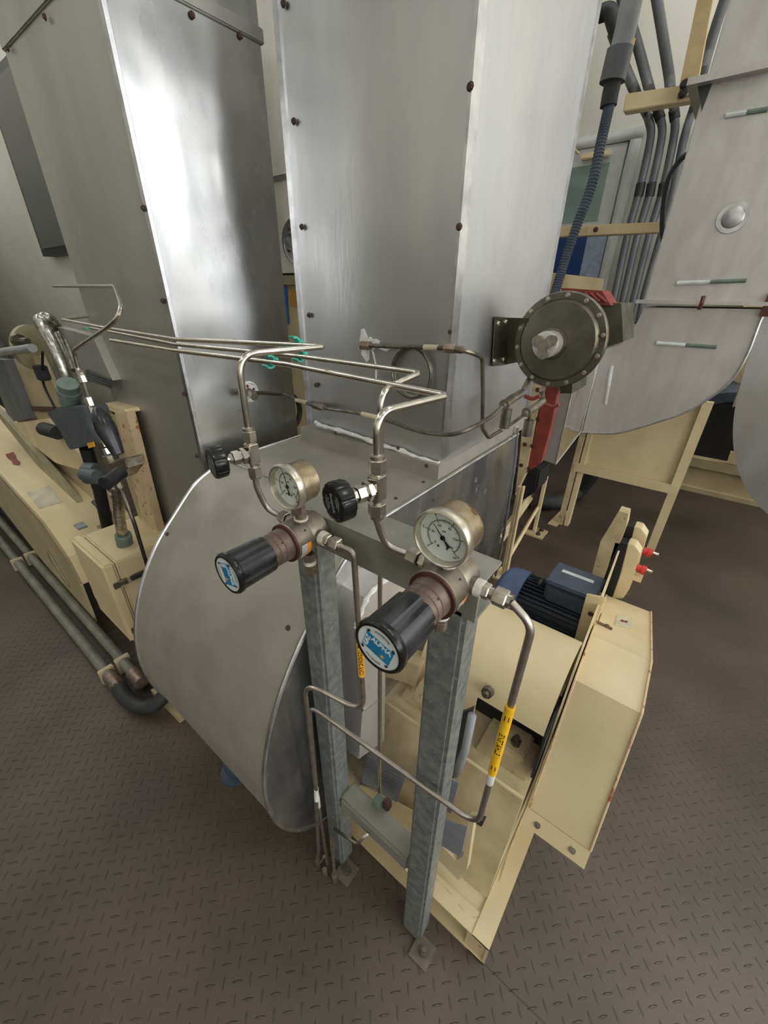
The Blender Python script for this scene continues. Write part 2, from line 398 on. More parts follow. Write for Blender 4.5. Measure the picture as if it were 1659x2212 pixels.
# dark window on the left wall
a = py([(0, 165), (-40, 205), (75, 555), (152, 556), (118, 470), (28, 148)], 1.69)
wz1 = oy(28, 148, 1.69).z; wz0 = oy(130, 554, 1.69).z
xr = oy(152, 556, 1.69).x; xl = oy(28, 230, 1.69).x
xs0 = oy(0, 165, 1.69).x; xs1 = oy(120, 553, 1.69).x
wo = struct('added_window_5', box(B(), (xs1-.05, 1.6, wz0), (xs1+2.4, 1.7, wz1)), 'steel_dark')
obj('pane', box(B(), (xs1+.02, 1.59, wz0+.06), (xs1+2.3, 1.61, wz1-.06)), 'dark_glass', wo)

# door in the back wall
Y_ = YB
zt = oy(1320, 288, Y_).z; xr_ = oy(1393, 276, Y_).x; xf = oy(1310, 600, Y_-.03).x; xj = oy(1345, 560, Y_-.03).x
d = B()
zb = 0
box(d, (xr_-2.0, Y_-.06, zt-.09), (xr_, Y_+.02, zt))
box(d, (xr_-.09, Y_-.06, 0), (xr_, Y_+.02, zt-.09))
box(d, (xr_-2.0, Y_-.06, 0), (xr_-1.91, Y_+.02, zt-.09))
d1 = struct('door_1', d, 'door_frame')
zm = oy(1250, 495, Y_).z
obj('door_leaf', box(B(), (xr_-1.9, Y_-.045, zm), (xr_-.11, Y_, zt-.1)), 'door_frame', d1)
obj('glazing', box(B(), (xr_-1.8, Y_-.055, zm+.06), (xr_-.24, Y_-.04, zt-.24)), 'door_glass', d1)
obj('lower_panel', box(B(), (xr_-1.9, Y_-.055, .02), (xr_-.30, Y_-.02, zm)), 'door_blue', d1)
obj('side_stile', box(B(), (xr_-.30, Y_-.06, .02), (xr_-.10, Y_-.02, zm)), 'door_jamb', d1)
cb = box(B(), (xr_-.52, Y_-.12, zt-.20), (xr_-.24, Y_-.06, zt-.15), .01)
tube(cb, fillet([(xr_-.55, Y_-.1, zt-.14), (xr_-.62, Y_-.3, zt-.08), (xr_-.72, Y_-.1, zt-.02)], .02), .012, 8)
obj('door_closer', cb, 'cream', d1)

# ================================================================== DUCTS AND THE NEAR FAN CASING
DX0, DX1, DY0, DY1, LID = -1.058, -.52, .93, 1.57, 1.09
def duct(name, label, x0, x1, y0, y1, z0, z1, mats, laps=()):
    t = thing(name, label, 'air duct', (x0, y0, z0))
    # four separate sheets as one mesh with its own folded edges
    obj('sheet_casing', box(B(), (x0, y0, z0), (x1, y1, z1), .004), mats[0], t)
    return t
t = duct('air_duct', 'large square aluminium duct rising in the middle from the flat fan casing lid', DX0, DX1, DY0, DY1, LID, 5.9, ('aluminium',))
obj('corner_lap', box(B(), (DX0-.002, DY0-.004, LID+.05), (DX0+.016, DY0+.006, 5.9)), 'seam', t)
obj('corner_lap', box(B(), (DX1-.004, DY0-.005, LID+.02), (DX1+.003, DY0+.03, 5.9)), 'seam', t)
obj('corner_lap', box(B(), (DX1-.006, DY1-.012, LID+.02), (DX1+.004, DY1+.003, 5.9)), 'seam', t)
obj('foot_flange', prism(B(), [(DX0-.01, DY0-.03, LID), (DX1+.012, DY0-.03, LID), (DX1+.012, DY1, LID), (DX0-.01, DY1, LID), ], (0, 0, .045)), 'aluminium_dusty', t)
for q in ((613, 8), (635, 262), (652, 490), (668, 681), (683, 832)): screw(t, oy(q[0], q[1], DY0-.005), (0, -1, 0), .0075)
for q in ((1016, 187), (992, 490), (972, 717), (921, 1006), (725, 935), (860, 968)): screw(t, oy(q[0], q[1], DY0-(.005 if q[1] < 800 else .031)), (0, -1, 0), .0075 if q[1] < 500 else .0055)
cp = smooth_path([oy(x, y, DY0-.012) for x, y in ((681, 911), (690, 918), (720, 926), (770, 941), (820, 960), (870, 975), (905, 990), (948, 1002))], 4)
cb = tube(B(), cp, .0065, 8, rf=lambda i, n: 1+.35*math.sin(i*2.3)+.2*math.sin(i*5.1))
obj('caulk_bead', cb, 'caulk', t)
# caulk patch with a sensor stub on the front sheet
pc = oy(795, 745, DY0-.002)
cb = B(); pts = []
for k in range(26):
    a = 2*PI*k/26; r = .027*(1+.45*math.sin(3*a+1)+.22*math.sin(7*a)); pts.append(pc+Vector((math.cos(a)*r, 0, math.sin(a)*r*1.15)))
prism(cb, pts, (0, -.003, 0))
tube(cb, [oy(805, 760, DY0-.002), oy(812, 790, DY0-.002), oy(812, 818, DY0-.002)], .0022, 6)
tube(cb, [oy(820, 752, DY0-.002), oy(835, 757, DY0-.002), oy(845, 750, DY0-.002)], .003, 6)
obj('caulk_patch', cb, 'caulk', t)

# left duct
LX0, LX1, LY0, LY1 = -1.796, -1.2, .605, 1.0
t = duct('air_duct', 'tall aluminium duct with a bright dented side left of the middle duct', LX0, LX1, LY0, LY1, .3, 5.9, ('aluminium_bright',))
obj('cover_sheet', box(B(), (LX0-.003, LY0-.006, .3), (LX1-.001, LY0+.002, 5.9)), 'aluminium_grey', t)
obj('corner_lap', box(B(), (LX1-.014, LY0-.008, .3), (LX1+.003, LY0+.002, 5.9)), 'seam', t)
zs = 2.12
sb = box(B(), (LX0-.008, LY0-.012, zs), (LX1+.006, LY0+.01, zs+.03), .003)
box(sb, (LX1-.01, LY0-.01, zs), (LX1+.007, LY1+.006, zs+.03), .003)
obj('joint_band', sb, 'aluminium_grey', t)
for q in ((98, 37), (18, 105)): screw(t, oy(q[0], q[1], LY0-.012), (0, -1, 0), .007)
for q in ((310, 450), (352, 650), (398, 851), (426, 985)): screw(t, oy(q[0], q[1], LY0-.01), (0, -1, 0), .0068)
for q in ((415, 32), (519, 77)): screw(t, ox(q[0], q[1], LX1+.003), (1, 0, 0), .007)
# round port flange with caulk
pf = ox(537, 846, LX1)
fb = lathe(B(), pf, (1, 0, 0), [(0, 0), (0, .034), (.006, .034), (.008, .029), (.004, .026), (.004, 0)], 24)
obj('port_flange', fb, 'caulk', t)
for dy, dz in ((.018, .006), (-.004, .019), (-.016, -.012), (.008, -.018)): screw(t, pf+Vector((.004, dy, dz)), (1, 0, 0), .004, 'red_primer')
# hood on the lower left of that duct
t = thing('inlet_hood', 'grey sheet metal hood with grille slots against the left duct', 'duct hood', oy(180, 760, .70))
prism_pts = py([(122, 706), (200, 727), (243, 822), (190, 800)], .57)
obj('side_sheet', prism(B(), prism_pts, (0, .03, 0)), 'aluminium_grey', t)
gb = B()
for k in range(4): 
    p0 = oy(186, 800+k*6, .565); p1 = oy(240, 822+k*5, .565); tube(gb, [p0, p1], .004, 6)
obj('grille', gb, 'steel_dark', t)

# far duct between the two and the cabinet under it
FY = 2.2
fz = oy(630, 590, FY).z
t = duct('air_duct', 'bright aluminium duct seen in the gap between the two tall ducts', -3.3, -2.05, FY, FY+.6, fz, 5.9, ('aluminium_satin',))
zsm = oy(610, 383, FY).z
sm = box(B(), (-3.3, FY-.012, zsm-.012), (-2.05, FY, zsm+.012))
obj('joint_band', sm, 'seam', t)
screw(t, oy(629, 391, FY), (0, -1, 0), .0068)
pf = oy(640, 522, FY)
obj('port_flange', lathe(B(), pf, (0, -1, 0), [(0, 0), (0, .135), (.01, .135), (.01, .122), (.004, .12), (.004, .06), (.03, .055), (.05, .055), (.05, .04), (.01, .04), (.01, 0)], 32), 'seam', t)
for a in (2.2, 3.7, 5.4): screw(t, pf+Vector((math.cos(a)*.085, -.004, math.sin(a)*.085)), (0, -1, 0), .014, 'rust')
t = thing('equipment_cabinet', 'cream steel cabinet under the far duct with an orange sticker', 'cabinet', (-2.6, 2.3, 0))
obj('cabinet_body', box(B(), (-3.2, 2.25, 0), (-1.9, 2.9, fz-.06), .008), 'cream_dull', t)
obj('cabinet_rim', box(B(), (-3.25, 2.22, fz-.07), (-1.88, 2.95, fz-.01)), 'olive_paint', t)
obj('blue_strip', prism(B(), py([(612, 618), (619, 618), (625, 700), (618, 700)], 2.245), (0, -.004, 0)), 'blue_tape', t)
obj('sticker', prism(B(), py([(626, 628), (642, 628), (643, 662), (628, 660)], 2.245), (0, -.003, 0)), 'cardboard', t)

# ---- scroll fan casing
SX0, SX1 = -1.10, -.50
prof = [(1.47, LID), (1.2, LID), (.9, LID), (.62, LID)]
curve = [(.62, LID), (.52, 1.052), (.44, .985), (.36, .905), (.29, .80), (.245, .69), (.224, .58), (.226, .48), (.25, .37), (.30, .27), (.38, .185), (.5, .12), (.68, .085), (.88, .09), (1.08, .15), (1.26, .27), (1.4, .45), (1.47, .7), (1.47, LID)]
cs = smooth_path([Vector((0, y, z)) for y, z in curve], 5)
ring = [(p.y, p.z) for p in cs]
flat = [(1.2, LID), (.9, LID)]
loop = ring[:-1]+[(1.47, LID)]+flat
t = thing('fan_casing', 'big grey scroll fan casing clad in aluminium under the middle duct', 'fan casing', (SX1, .8, 0))
wb = B()
A = [wb.verts.new((SX0+.004, y, z)) for y, z in loop]; Bv = [wb.verts.new((SX1-.004, y, z)) for y, z in loop]
n = len(loop)
for i in range(n): wb.faces.new((A[i], A[(i+1) % n], Bv[(i+1) % n], Bv[i]))
bmesh.ops.recalc_face_normals(wb, faces=wb.faces)
obj('wrapper', wb, 'aluminium_dusty', t, ang=20)
obj('side_plate', prism(B(), [(SX1-.004, y, z) for y, z in loop], (.006, 0, 0)), 'aluminium_mottled', t)
obj('side_plate', prism(B(), [(SX0-.002, y, z) for y, z in loop], (.006, 0, 0)), 'aluminium_dusty', t)
# rolled rims
def rim(X, name, r=.0055, mat='seam'):
    pts = [Vector((X, y, z)) for y, z in ring[:72]]
    obj(name, tube(B(), pts, r, 8), mat, t)
rim(SX1+.002, 'rolled_rim'); rim(SX0-.002, 'rolled_rim')
obj('rolled_rim', tube(B(), [(SX1+.002, .62, LID), (SX1+.002, 1.46, LID)], .0045, 8), 'seam', t)
obj('rolled_rim', tube(B(), [(SX0-.002, .62, LID), (SX0-.002, DY0+.1, LID)], .004, 8), 'seam', t)
obj('lid_crease', box(B(), (SX0, .616, LID-.001), (SX1, .622, LID+.0015)), 'seam', t)
obj('lap_seam', prism(B(), [(SX1+.002, .79, LID), (SX1+.002, .805, LID), (SX1+.002, .81, .8), (SX1+.002, .79, .8)], (.003, 0, 0)), 'seam', t)
for q in ((587, 958), (653, 941), (915, 1042), (855, 1077), (715, 1083), (990, 1005)):
    screw(t, oz(q[0], q[1], LID), (0, 0, 1), .005)
for q in ((935, 1080), (1105, 945)): screw(t, ox(q[0], q[1], SX1+.002), (1, 0, 0), .005)
def wrap_pt(q):
    best = None
    for i in range(len(ring)-1):
        y, z = ring[i]; p = oy(q[0], q[1], y)
        e = abs(p.z-z)
        if z > .3 and (best is None or e < best[0]): best = (e, Vector((p.x, y-.001, z)), i)
    y0, z0 = ring[best[2]]; y1, z1 = ring[best[2]+1]; tv = Vector((0, y1-y0, z1-z0)); nv = Vector((0, tv.z, -tv.y)); 
    return best[1], (nv if nv.y < 0 else -nv)
for q in ((366, 1166), (624, 1363)):
    p_, n_ = wrap_pt(q); screw(t, p_, n_, .006)
# torn right-hand panel lip
obj('panel_lip', tube(B(), smooth_path([ox(x, y, SX1+.004) for x, y in ((1118, 922), (1112, 1000), (1100, 1080), (1085, 1170), (1070, 1245))], 4), .006, 8, rf=lambda i, n: 1+.3*math.sin(i*3)), 'seam', t)
# shaft housing on the side plate
hx = SX1+.07
hp = [(900, 1222), (850, 1240), (815, 1262), (790, 1292), (776, 1330), (771, 1375), (776, 1460), (783, 1535), (775, 1640), (830, 1600), (832, 1500), (832, 1420), (870, 1340), (900, 1290)]
obj('shaft_housing', prism(B(), [ox(x, y, hx) for x, y in hp], (-.07, 0, 0)), 'stainless', t, label='light grey stainless housing around the fan shaft')
obj('caulk_bead', tube(B(), smooth_path([ox(x, y, hx+.002) for x, y in ((868, 1238), (830, 1255), (800, 1282), (784, 1312), (772, 1345), (770, 1355))], 4), .006, 8, rf=lambda i, n: .9+.35*math.sin(i*2)), 'caulk', t)
obj('lap_seam', tube(B(), [ox(773, 1352, hx), ox(795, 1340, hx), ox(828, 1322, hx)], .003, 6), 'seam', t)
obj('lap_seam', tube(B(), [ox(768, 1355, hx), ox(775, 1460, hx), ox(783, 1535, hx), ox(826, 1505, hx)], .0025, 6), 'seam', t)
screw(t, ox(812, 1269, hx), (1, 0, 0), .004, 'ink')
# support foot of the casing
o = obj('floor_stanchion', lathe(B(), (-.93, .33, 0), (0, 0, 1), [(0, 0), (0, .05), (.012, .05), (.012, .03), (.31, .03), (.31, 0)], 20), 'motor_grey')
tag(o, 'short dark pipe support standing on the floor under the grey scroll casing', 'pipe support')

# ================================================================== FAN BASE AND DRIVE
BY = .449
t = thing('fan_skid', 'cream steel base frame with a pedestal under the near fan', 'machine base', (0, BY, 0))
b_ = B()
box(b_, (-1.34, BY, 0), (0, BY+.05, .007)); box(b_, (-1.34, BY, .103), (0, BY+.05, .11)); box(b_, (-1.34, BY+.043, .0), (-.012, BY+.05, .105))
obj('front_channel', b_, 'cream', t)
obj('end_gusset', prism(B(), [(-.06, BY+.004, .007), (0, BY+.004, .007), (0, BY+.004, .103), (-.06, BY+.004, .103)], (0, .04, 0)), 'cream_rust', t)
b_ = B(); box(b_, (-.047, BY, .104), (0, 1.62, .112)); box(b_, (-.007, BY, 0), (0, 1.62, .108)); box(b_, (-.047, BY, 0), (0, 1.62, .006))
obj('side_channel', b_, 'cream', t)
b_ = B(); box(b_, (-1.34, 1.55, 0), (0, 1.62, .11)); box(b_, (-1.34, BY, 0), (-1.28, 1.62, .11))
obj('rear_channel', b_, 'cream_dirty', t)
obj('deck_plate', box(B(), (-.492, BY+.035, .092), (-.042, 1.56, .106)), 'cream', t)
obj('weld_bead', tube(B(), smooth_path([(-.3, BY+.04, .107), (-.16, BY+.038, .108), (-.045, BY+.044, .108), (-.043, .7, .112), (-.044, .9, .112)], 6), .0025, 6, rf=lambda i, n: 1+.4*math.sin(i*2.9)), 'cream_dirty', t)
PT = .433
obj('pedestal', prism(B(), [(-.50, .535, .105), (-.50, .648, PT), (-.50, 1.14, PT), (-.50, 1.2, .105)], (.452, 0, 0)), 'cream_dirty', t, label='cream pedestal with a dusty top')
obj('pedestal_lip', box(B(), (-.50, .644, PT-.004), (-.048, .652, PT+.004)), 'cream', t)
# gusset brackets and name plates in front of the pedestal
gy = .50
obj('gusset', prism(B(), py([(758, 1690), (822, 1715), (900, 1760), (902, 1790), (860, 1760), (800, 1900), (745, 1870)], gy+.03), (0, .006, 0)), 'cream', t)
obj('gusset', prism(B(), py([(1012, 1768), (1024, 1772), (1008, 1880), (990, 1902), (925, 1835), (930, 1800), (985, 1860), (1000, 1850)], gy), (0, .02, 0)), 'cream', t)
np_ = obj('name_plate', prism(B(), py([(795, 1625), (880, 1668), (858, 1732), (782, 1688)], gy+.02), (0, -.003, 0)), 'silver_plate', t)
nb = B()
for k in range(7):
    f0 = .12+k*.12
    a0 = Vector(oy(797, 1632, gy+.015)).lerp(oy(784, 1688, gy+.015), f0); a1 = Vector(oy(876, 1670, gy+.015)).lerp(oy(857, 1726, gy+.015), f0)
    p0 = a0.lerp(a1, .35); p1 = a0.lerp(a1, .9)
    tube(nb, [p0, p1], .0006, 4)
obj('etched_line', nb, 'ink_grey', np_)
obj('name_plate', prism(B(), py([(955, 1766), (1010, 1786), (996, 1850), (935, 1812)], gy-.004), (0, -.003, 0)), 'silver_plate', t)
obj('bolt_block', prism(B(), py([(1030, 1768), (1046, 1775), (1040, 1786), (1028, 1780)], gy-.01), (0, .012, 0)), 'steel_dark', t)
obj('nameplate_bracket', prism(B(), py([(975, 1680), (992, 1690), (975, 1755), (957, 1745)], .53), (0, -.003, 0)), 'silver_plate', t)

# bearings + shaft
SYc, SZc = .85, .595
def bearing(x, label):
    t = thing('pillow_bearing', label, 'bearing', (x, SYc, PT), 'shaft bearings')
    b_ = B(); box(b_, (x-.035, SYc-.13, PT), (x+.035, SYc+.13, PT+.035), .006)
    obj('bearing_foot', b_, 'cream_dirty', t)
    obj('bearing_housing', lathe(B(), (x-.03, SYc, SZc-.02), (1, 0, 0), [(0, 0), (0, .062), (.008, .07), (.052, .07), (.06, .062), (.06, .03), (.064, .03), (.064, 0)], 28), 'cream_dirty', t)
    obj('bearing_ring', lathe(B(), (x+.032, SYc, SZc-.02), (1, 0, 0), [(0, 0), (0, .045), (.006, .045), (.006, .032), (.002, .03), (.002, 0)], 28), 'tube_dark', t)
    for s in (-1, 1): obj('bolt', lathe(B(), (x, SYc+s*.1, PT+.035), (0, 0, 1), [(0, 0), (0, .014), (.012, .014), (.012, .008), (.03, .008), (.03, 0)], 6), 'tube_dark', t)
bearing(-.115, 'cream pillow bearing under the curved shaft cover next to the belt guard')
bearing(-.41, 'rusty cream pillow bearing below the right regulator knob')
o = obj('fan_shaft', cyl(B(), (-.49, SYc, SZc-.02), (.03, SYc, SZc-.02), .024, seg=24), 'tube_dark'); tag(o, 'dark steel fan shaft running under the cream cover to the belt guard', 'shaft')
for k, (x0, x1) in enumerate(((-.46, -.34), (-.20, -.06))):
    o = obj('shim_plate', box(B(), (x0, SYc-.16, PT), (x1, SYc+.15, PT+.012), .002), 'cream_dirty')
    tag(o, ('cream shim plate under the bearing below the right regulator' if k == 0 else 'cream shim plate on the pedestal beside the belt guard'), 'plate')
# plate block seen below the right regulator
o = obj('packing_block', prism(B(), py([(825, 1460), (880, 1478), (897, 1486), (905, 1440), (840, 1420)], .66), (0, .06, 0), .002), 'cream_dirty'); tag(o, 'dirty cream packing block below the right regulator knob', 'block')
o = obj('clamp_plate', prism(B(), [oy(*q, .66) for q in ((888, 1508), (905, 1475), (935, 1440), (940, 1530), (922, 1533))], (0, .012, 0), .002), 'cream'); tag(o, 'cream clamp plate with a bolt head left of the right post', 'plate')
screw(o, oy(915, 1508, .659), (0, -1, 0), .008, 'cream')
# cover
t = thing('shaft_cover', 'smooth curved cream cover over the fan shaft between post and belt guard', 'machine guard', (-.2, SYc, .6))
def arc_cover(x0, x1, r, a0, a1, th=.004, nseg=28):
    pts = []
    for k in range(nseg+1): a = math.radians(a0+(a1-a0)*k/nseg); pts.append((SYc+math.cos(a)*r, SZc+math.sin(a)*r))
    for k in range(nseg, -1, -1): a = math.radians(a0+(a1-a0)*k/nseg); pts.append((SYc+math.cos(a)*(r-th), SZc+math.sin(a)*(r-th)))
    return prism(B(), [(x0, y, z) for y, z in pts], (x1-x0, 0, 0))
obj('cover_sheet', arc_cover(-.225, -.052, .165, 20, 166), 'cream', t)
obj('cover_sheet', arc_cover(-.40, -.222, .165, 20, 206), 'cream', t)
pb = oy(1055, 1493, SYc-.155)
obj('bolt', lathe(B(), pb, (0, -1, .35), [(0, 0), (0, .016), (.014, .014), (.014, .009), (.026, .007), (.026, 0)], 8), 'tube_dark', t)
obj('dark_interior_sheet', box(B(), (-.40, .80, PT), (-.055, .81, .66)), 'black_matte', t)  # black sheet standing in for the shaded interior behind the bearings
obj('dark_gap_sheet', box(B(), (-.052, .70, .45), (-.046, 1.1, .62)), 'black_matte', t)  # black strip standing in for shade in the gap beside the guard
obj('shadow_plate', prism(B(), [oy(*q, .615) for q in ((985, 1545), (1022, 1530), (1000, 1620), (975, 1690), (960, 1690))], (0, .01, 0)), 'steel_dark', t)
# square arm plate seen between posts (grey bar)
o = obj('lift_rod', tube(B(), [oy(1020, 1545, .60), oy(1005, 1620, .585), oy(985, 1672, .575)], wpx(oy(1005, 1620, .585), 9), 14), 'grey_pipe_light'); tag(o, 'short grey rod leaning behind the right galvanised post', 'rod')
# belt guard
t = thing('belt_guard', 'large faceted cream belt guard at the right end of the fan base', 'machine guard', (.04, .7, 0))
def gp(y, z, s): 
    k = (y-.675)/.8
    xc = .045-.028*min(max(k, 0), 1.2)
    return Vector((xc+s*.075, y, z))
gprof = [(.655, .405), (.675, .37), (.845, .689), (.90, .715), (1.03, .695), (1.50, .53), (1.62, .40), (1.55, .28), (1.1, .25), (.75, .22), (.70, .28)]
gprof = [(.700, .30), (.675, .37), (.848, .690), (1.03, .695), (1.48, .535), (1.56, .42), (1.5, .30), (1.0, .26)]
gb = B()
L_ = [gb.verts.new(gp(y, z, -1)) for y, z in gprof]; R_ = [gb.verts.new(gp(y, z, 1)) for y, z in gprof]
gb.faces.new(L_[::-1]); gb.faces.new(R_)
for i in range(len(gprof)): gb.faces.new((L_[i], L_[(i+1) % len(gprof)], R_[(i+1) % len(gprof)], R_[i]))
bmesh.ops.recalc_face_normals(gb, faces=gb.faces)
obj('guard_casing', gb, 'cream', t, ang=5)
eb = B()
for s in (-1, 1):
    pts = [gp(y, z, s*1.0)+Vector((0, -.002, .003)) for y, z in gprof[1:5]]
    tube(eb, pts, .0028, 6)
obj('edge_fold', eb, 'cream_rust', t)
fl = B(); prism(fl, [gp(.675, .37, -1.02)+Vector((0, -.002, 0)), gp(.675, .37, 1.02)+Vector((0, -.002, 0)), gp(.648, .332, 1.02), gp(.648, .332, -1.02)], (0, .004, -.003))
fo = obj('bottom_flange', fl, 'cream', t)
for s in (-.6, .55):
    c = gp(.660, .350, s); nn = Vector((0, -.038, -.027)).cross(Vector((1, 0, 0))).normalized()
    if nn.y > 0: nn = -nn
    obj('slot_hole', lathe(B(), c+nn*.0015, nn, [(0, 0), (0, .008), (.0012, .008), (.0012, .005), (.0013, .0045), (.0013, 0)], 14), 'tube_dark', fo)
# standing back plate of the guard
bp_ = B()
prism(bp_, [gp(.69, .34, -1.08), gp(.835, .69, -1.08), gp(.86, .722, -1.08), gp(1.03, .745, -1.08), gp(1.36, .79, -1.08), gp(1.42, .77, -1.08), gp(1.45, .55, -1.08), gp(1.4, .32, -1.08)], (-.005, 0, 0))
obj('back_plate', bp_, 'cream', t)
for (a0, a1) in (((1290, 1345), (1322, 1360)), ((1330, 1275), (1356, 1284))):
    f0, f1 = a0, a1
    def ong(q):  # point on sloping top facet
        n_ = Vector((0, .165, .47)).normalized(); p0 = gp(1.03, .695, 0); d_ = ray(*q); return C0+d_*((p0-C0).dot(n_)/d_.dot(n_))
    p0, p1 = ong(f0), ong(f1)
    cb = B(); prism(cb, [p0+Vector((0, -.008, .002)), p1+Vector((0, -.008, .002)), p1+Vector((0, .008, -.003)), p0+Vector((0, .008, -.003))], (0, .001, .004))
    prism(cb, [p0+Vector((0, -.008, .002)), p0+Vector((0, .008, -.003)), p0+Vector((0, .008, .035)), p0+Vector((0, -.008, .04))], (.003, 0, 0))
    lathe(cb, p0.lerp(p1, .65)+Vector((0, 0, .004)), (0, .3, 1), [(0, 0), (0, .007), (.005, .006), (.005, 0)], 8)
    obj('corner_bracket', cb, 'bronze', t)
lp = [ong(q) for q in ((1333, 1330), (1366, 1337), (1363, 1358), (1328, 1350))]
so = obj('warning_label', prism(B(), lp, (0, .0005, .0015)), 'paper', t)
c = (lp[0]+lp[2])/2+Vector((0, .0003, .003)); ux = (lp[1]-lp[0]).normalized(); uy = (lp[0]-lp[3]).normalized()
sb = B()
for q in ((-.011, -.009, -.004, .009), (.004, -.009, .011, .009), (-.006, -.004, .006, .004)):
    prism(sb, [c+ux*q[0]+uy*q[1], c+ux*q[2]+uy*q[1], c+ux*q[2]+uy*q[3], c+ux*q[0]+uy*q[3]], (0, .0004, .001))
obj('warning_mark', sb, 'red_primer', so)

# motor
MY, MZ = 1.22, .545
t = thing('electric_motor', 'blue finned electric motor beside the belt guard, with grey terminal box', 'electric motor', (-.2, MY, .35))
mx0, mx1 = -.385, -.075
obj('fan_cowl', lathe(B(), (mx0, MY, MZ), (1, 0, 0), [(0, 0), (0, .085), (.014, .108), (.03, .118), (.09, .120), (.09, 0)], 40), 'motor_blue', t)
fb = lathe(B(), (mx0+.088, MY, MZ), (1, 0, 0), [(0, 0), (0, .098), (mx1-mx0-.1, .098), (mx1-mx0-.1, 0)], 40)
for k in range(44):
    a = 2*PI*k/44; dv = Vector((0, math.cos(a), math.sin(a))); sv = Vector((0, -math.sin(a), math.cos(a)))*.0016
    o0 = Vector((mx0+.09, MY, MZ))
    prism(fb, [o0+dv*.095-sv, o0+dv*.095+sv, o0+dv*.114+sv*.7, o0+dv*.114-sv*.7], (mx1-mx0-.11, 0, 0))
obj('finned_body', fb, 'motor_fins', t)
tb = thing_box = box(B(), (mx0+.165, MY-.055, MZ+.09), (mx1+.005, MY+.075, MZ+.165), .01)
bo = obj('terminal_box', tb, 'motor_grey', t)
obj('box_lid', box(B(), (mx0+.162, MY-.058, MZ+.165), (mx1+.008, MY+.078, MZ+.178), .005), 'motor_grey', bo)
obj('rating_strip', box(B(), (mx0+.19, MY+.02, MZ+.1785), (mx1-.02, MY+.036, MZ+.180)), 'label_white', bo)
obj('lifting_eye', lathe(B(), (mx0+.13, MY, MZ+.115), (1, 0, 0), [(0, .008), (.006, .016), (.012, .016), (.018, .008), (.012, .006), (.006, .006), (0, .008)], 18), 'steel_dark', t)
obj('motor_foot', box(B(), (mx0+.12, MY-.12, .106), (mx1-.02, MY+.12, MZ-.09)), 'motor_grey', t)
# cream upright plate between motor and guard
t = thing('support_plate', 'upright cream steel plate between the blue motor and the belt guard', 'plate', (-.09, 1.15, .1))
pq = [oy(x, y, 1.10) for x, y in ((1267, 1284), (1306, 1292), (1262, 1405), (1252, 1430), (1229, 1424))]
pq = pq[:3]+[V((pq[3].x, 1.10, .11)), V((pq[4].x, 1.10, .11)), pq[4]]
obj('plate', prism(B(), pq, (0, .008, 0), .001), 'cream', t)
screw(t, oy(1276, 1326, 1.098), (0, -1, 0), .008)

# switch stand
t = thing('switch_stand', 'bent cream strip stand standing behind the belt guard', 'stand', (-.1, 1.45, 0))
sy = 1.5
sp_ = [(1272, 1265), (1297, 1170), (1337, 1104), (1357, 1110), (1353, 1135), (1338, 1175), (1317, 1215), (1300, 1272)]
obj('bent_strip', prism(B(), [oy(x, y, sy) for x, y in sp_], (.0, .05, 0)), 'cream_dirty', t)
a_ = oy(1285, 1268, sy)
obj('stand_leg', box(B(), (a_.x-.02, sy, 0), (a_.x+.03, sy+.05, a_.z+.02)), 'cream', t)
obj('switch_bracket', box(B(), (-.10, sy+.01, .62), (.03, sy+.04, .64)), 'cream', t)
def switchbox(dy, label, ox_, oy_):
    t = thing('push_button_switch', label, 'switch', (0, sy+dy, .6), 'emergency push button switches')
    Yp = sy+dy; Q = lambda L: [oy(x+ox_, y+oy_, Yp) for x, y in L]
    obj('black_base', prism(B(), Q(((1293, 1278), (1312, 1225), (1328, 1171), (1356, 1177), (1340, 1240), (1322, 1292))), (0, .055, 0), .002), 'black_matte', t)
    obj('cover', prism(B(), Q(((1322, 1292), (1340, 1240), (1356, 1175), (1371, 1179), (1383, 1197), (1360, 1272), (1346, 1293))), (0, .055, 0), .002), 'cream', t)
    p = Q(((1376, 1234),))[0]+V((0, .027, 0))
    b = obj('red_button', lathe(B(), p-Vector((.006, 0, 0)), (1, 0, -.12), [(0, 0), (0, .014), (.014, .013), (.016, .017), (.030, .017), (.032, 0)], 18), 'red', t)
    obj('lock_barrel', lathe(B(), p+Vector((.026, 0, .004)), (1, 0, -.1), [(0, 0), (0, .005), (.014, .005), (.016, .0065), (.018, .0065), (.018, 0)], 12), 'nickel_bright', b)
switchbox(0, 'near white push button switch with a red button above the belt guard', 0, 0)
switchbox(.07, 'far white push button switch with a red button, behind the nearer one', 14, -37)

# ================================================================== GALVANISED FRAME
t = thing('pipe_stand', 'galvanised steel square tube stand carrying the two regulators', 'stand', (-.32, .4, 0))
RPx0, RPx1, PYa, PYb = -.211, -.155, .376, .428
LPx0, LPx1 = -.482, -.430
obj('post', box(B(), (RPx0, PYa, .012), (RPx1, PYb, 1.19), .006), 'galvanised', t)
obj('post', box(B(), (LPx0, PYa-.008, .012), (LPx1, PYb-.008, 1.19), .006), 'galvanised', t)
tb = B()
box(tb, (-.49, PYa, 1.183), (-.142, PYa+.004, 1.234)); box(tb, (-.49, PYa, 1.234), (-.142, PYb+.012, 1.239)); box(tb, (-.49, PYa, 1.178), (-.142, PYb+.012, 1.183)); box(tb, (-.49, PYb+.008, 1.183), (-.30, PYb+.012, 1.234))
obj('top_rail', tb, 'galvanised_dusty', t)
obj('cross_rail', box(B(), (LPx1, PYa+.002, .333), (RPx0, PYb+.005, .387), .006), 'galvanised_dusty', t)
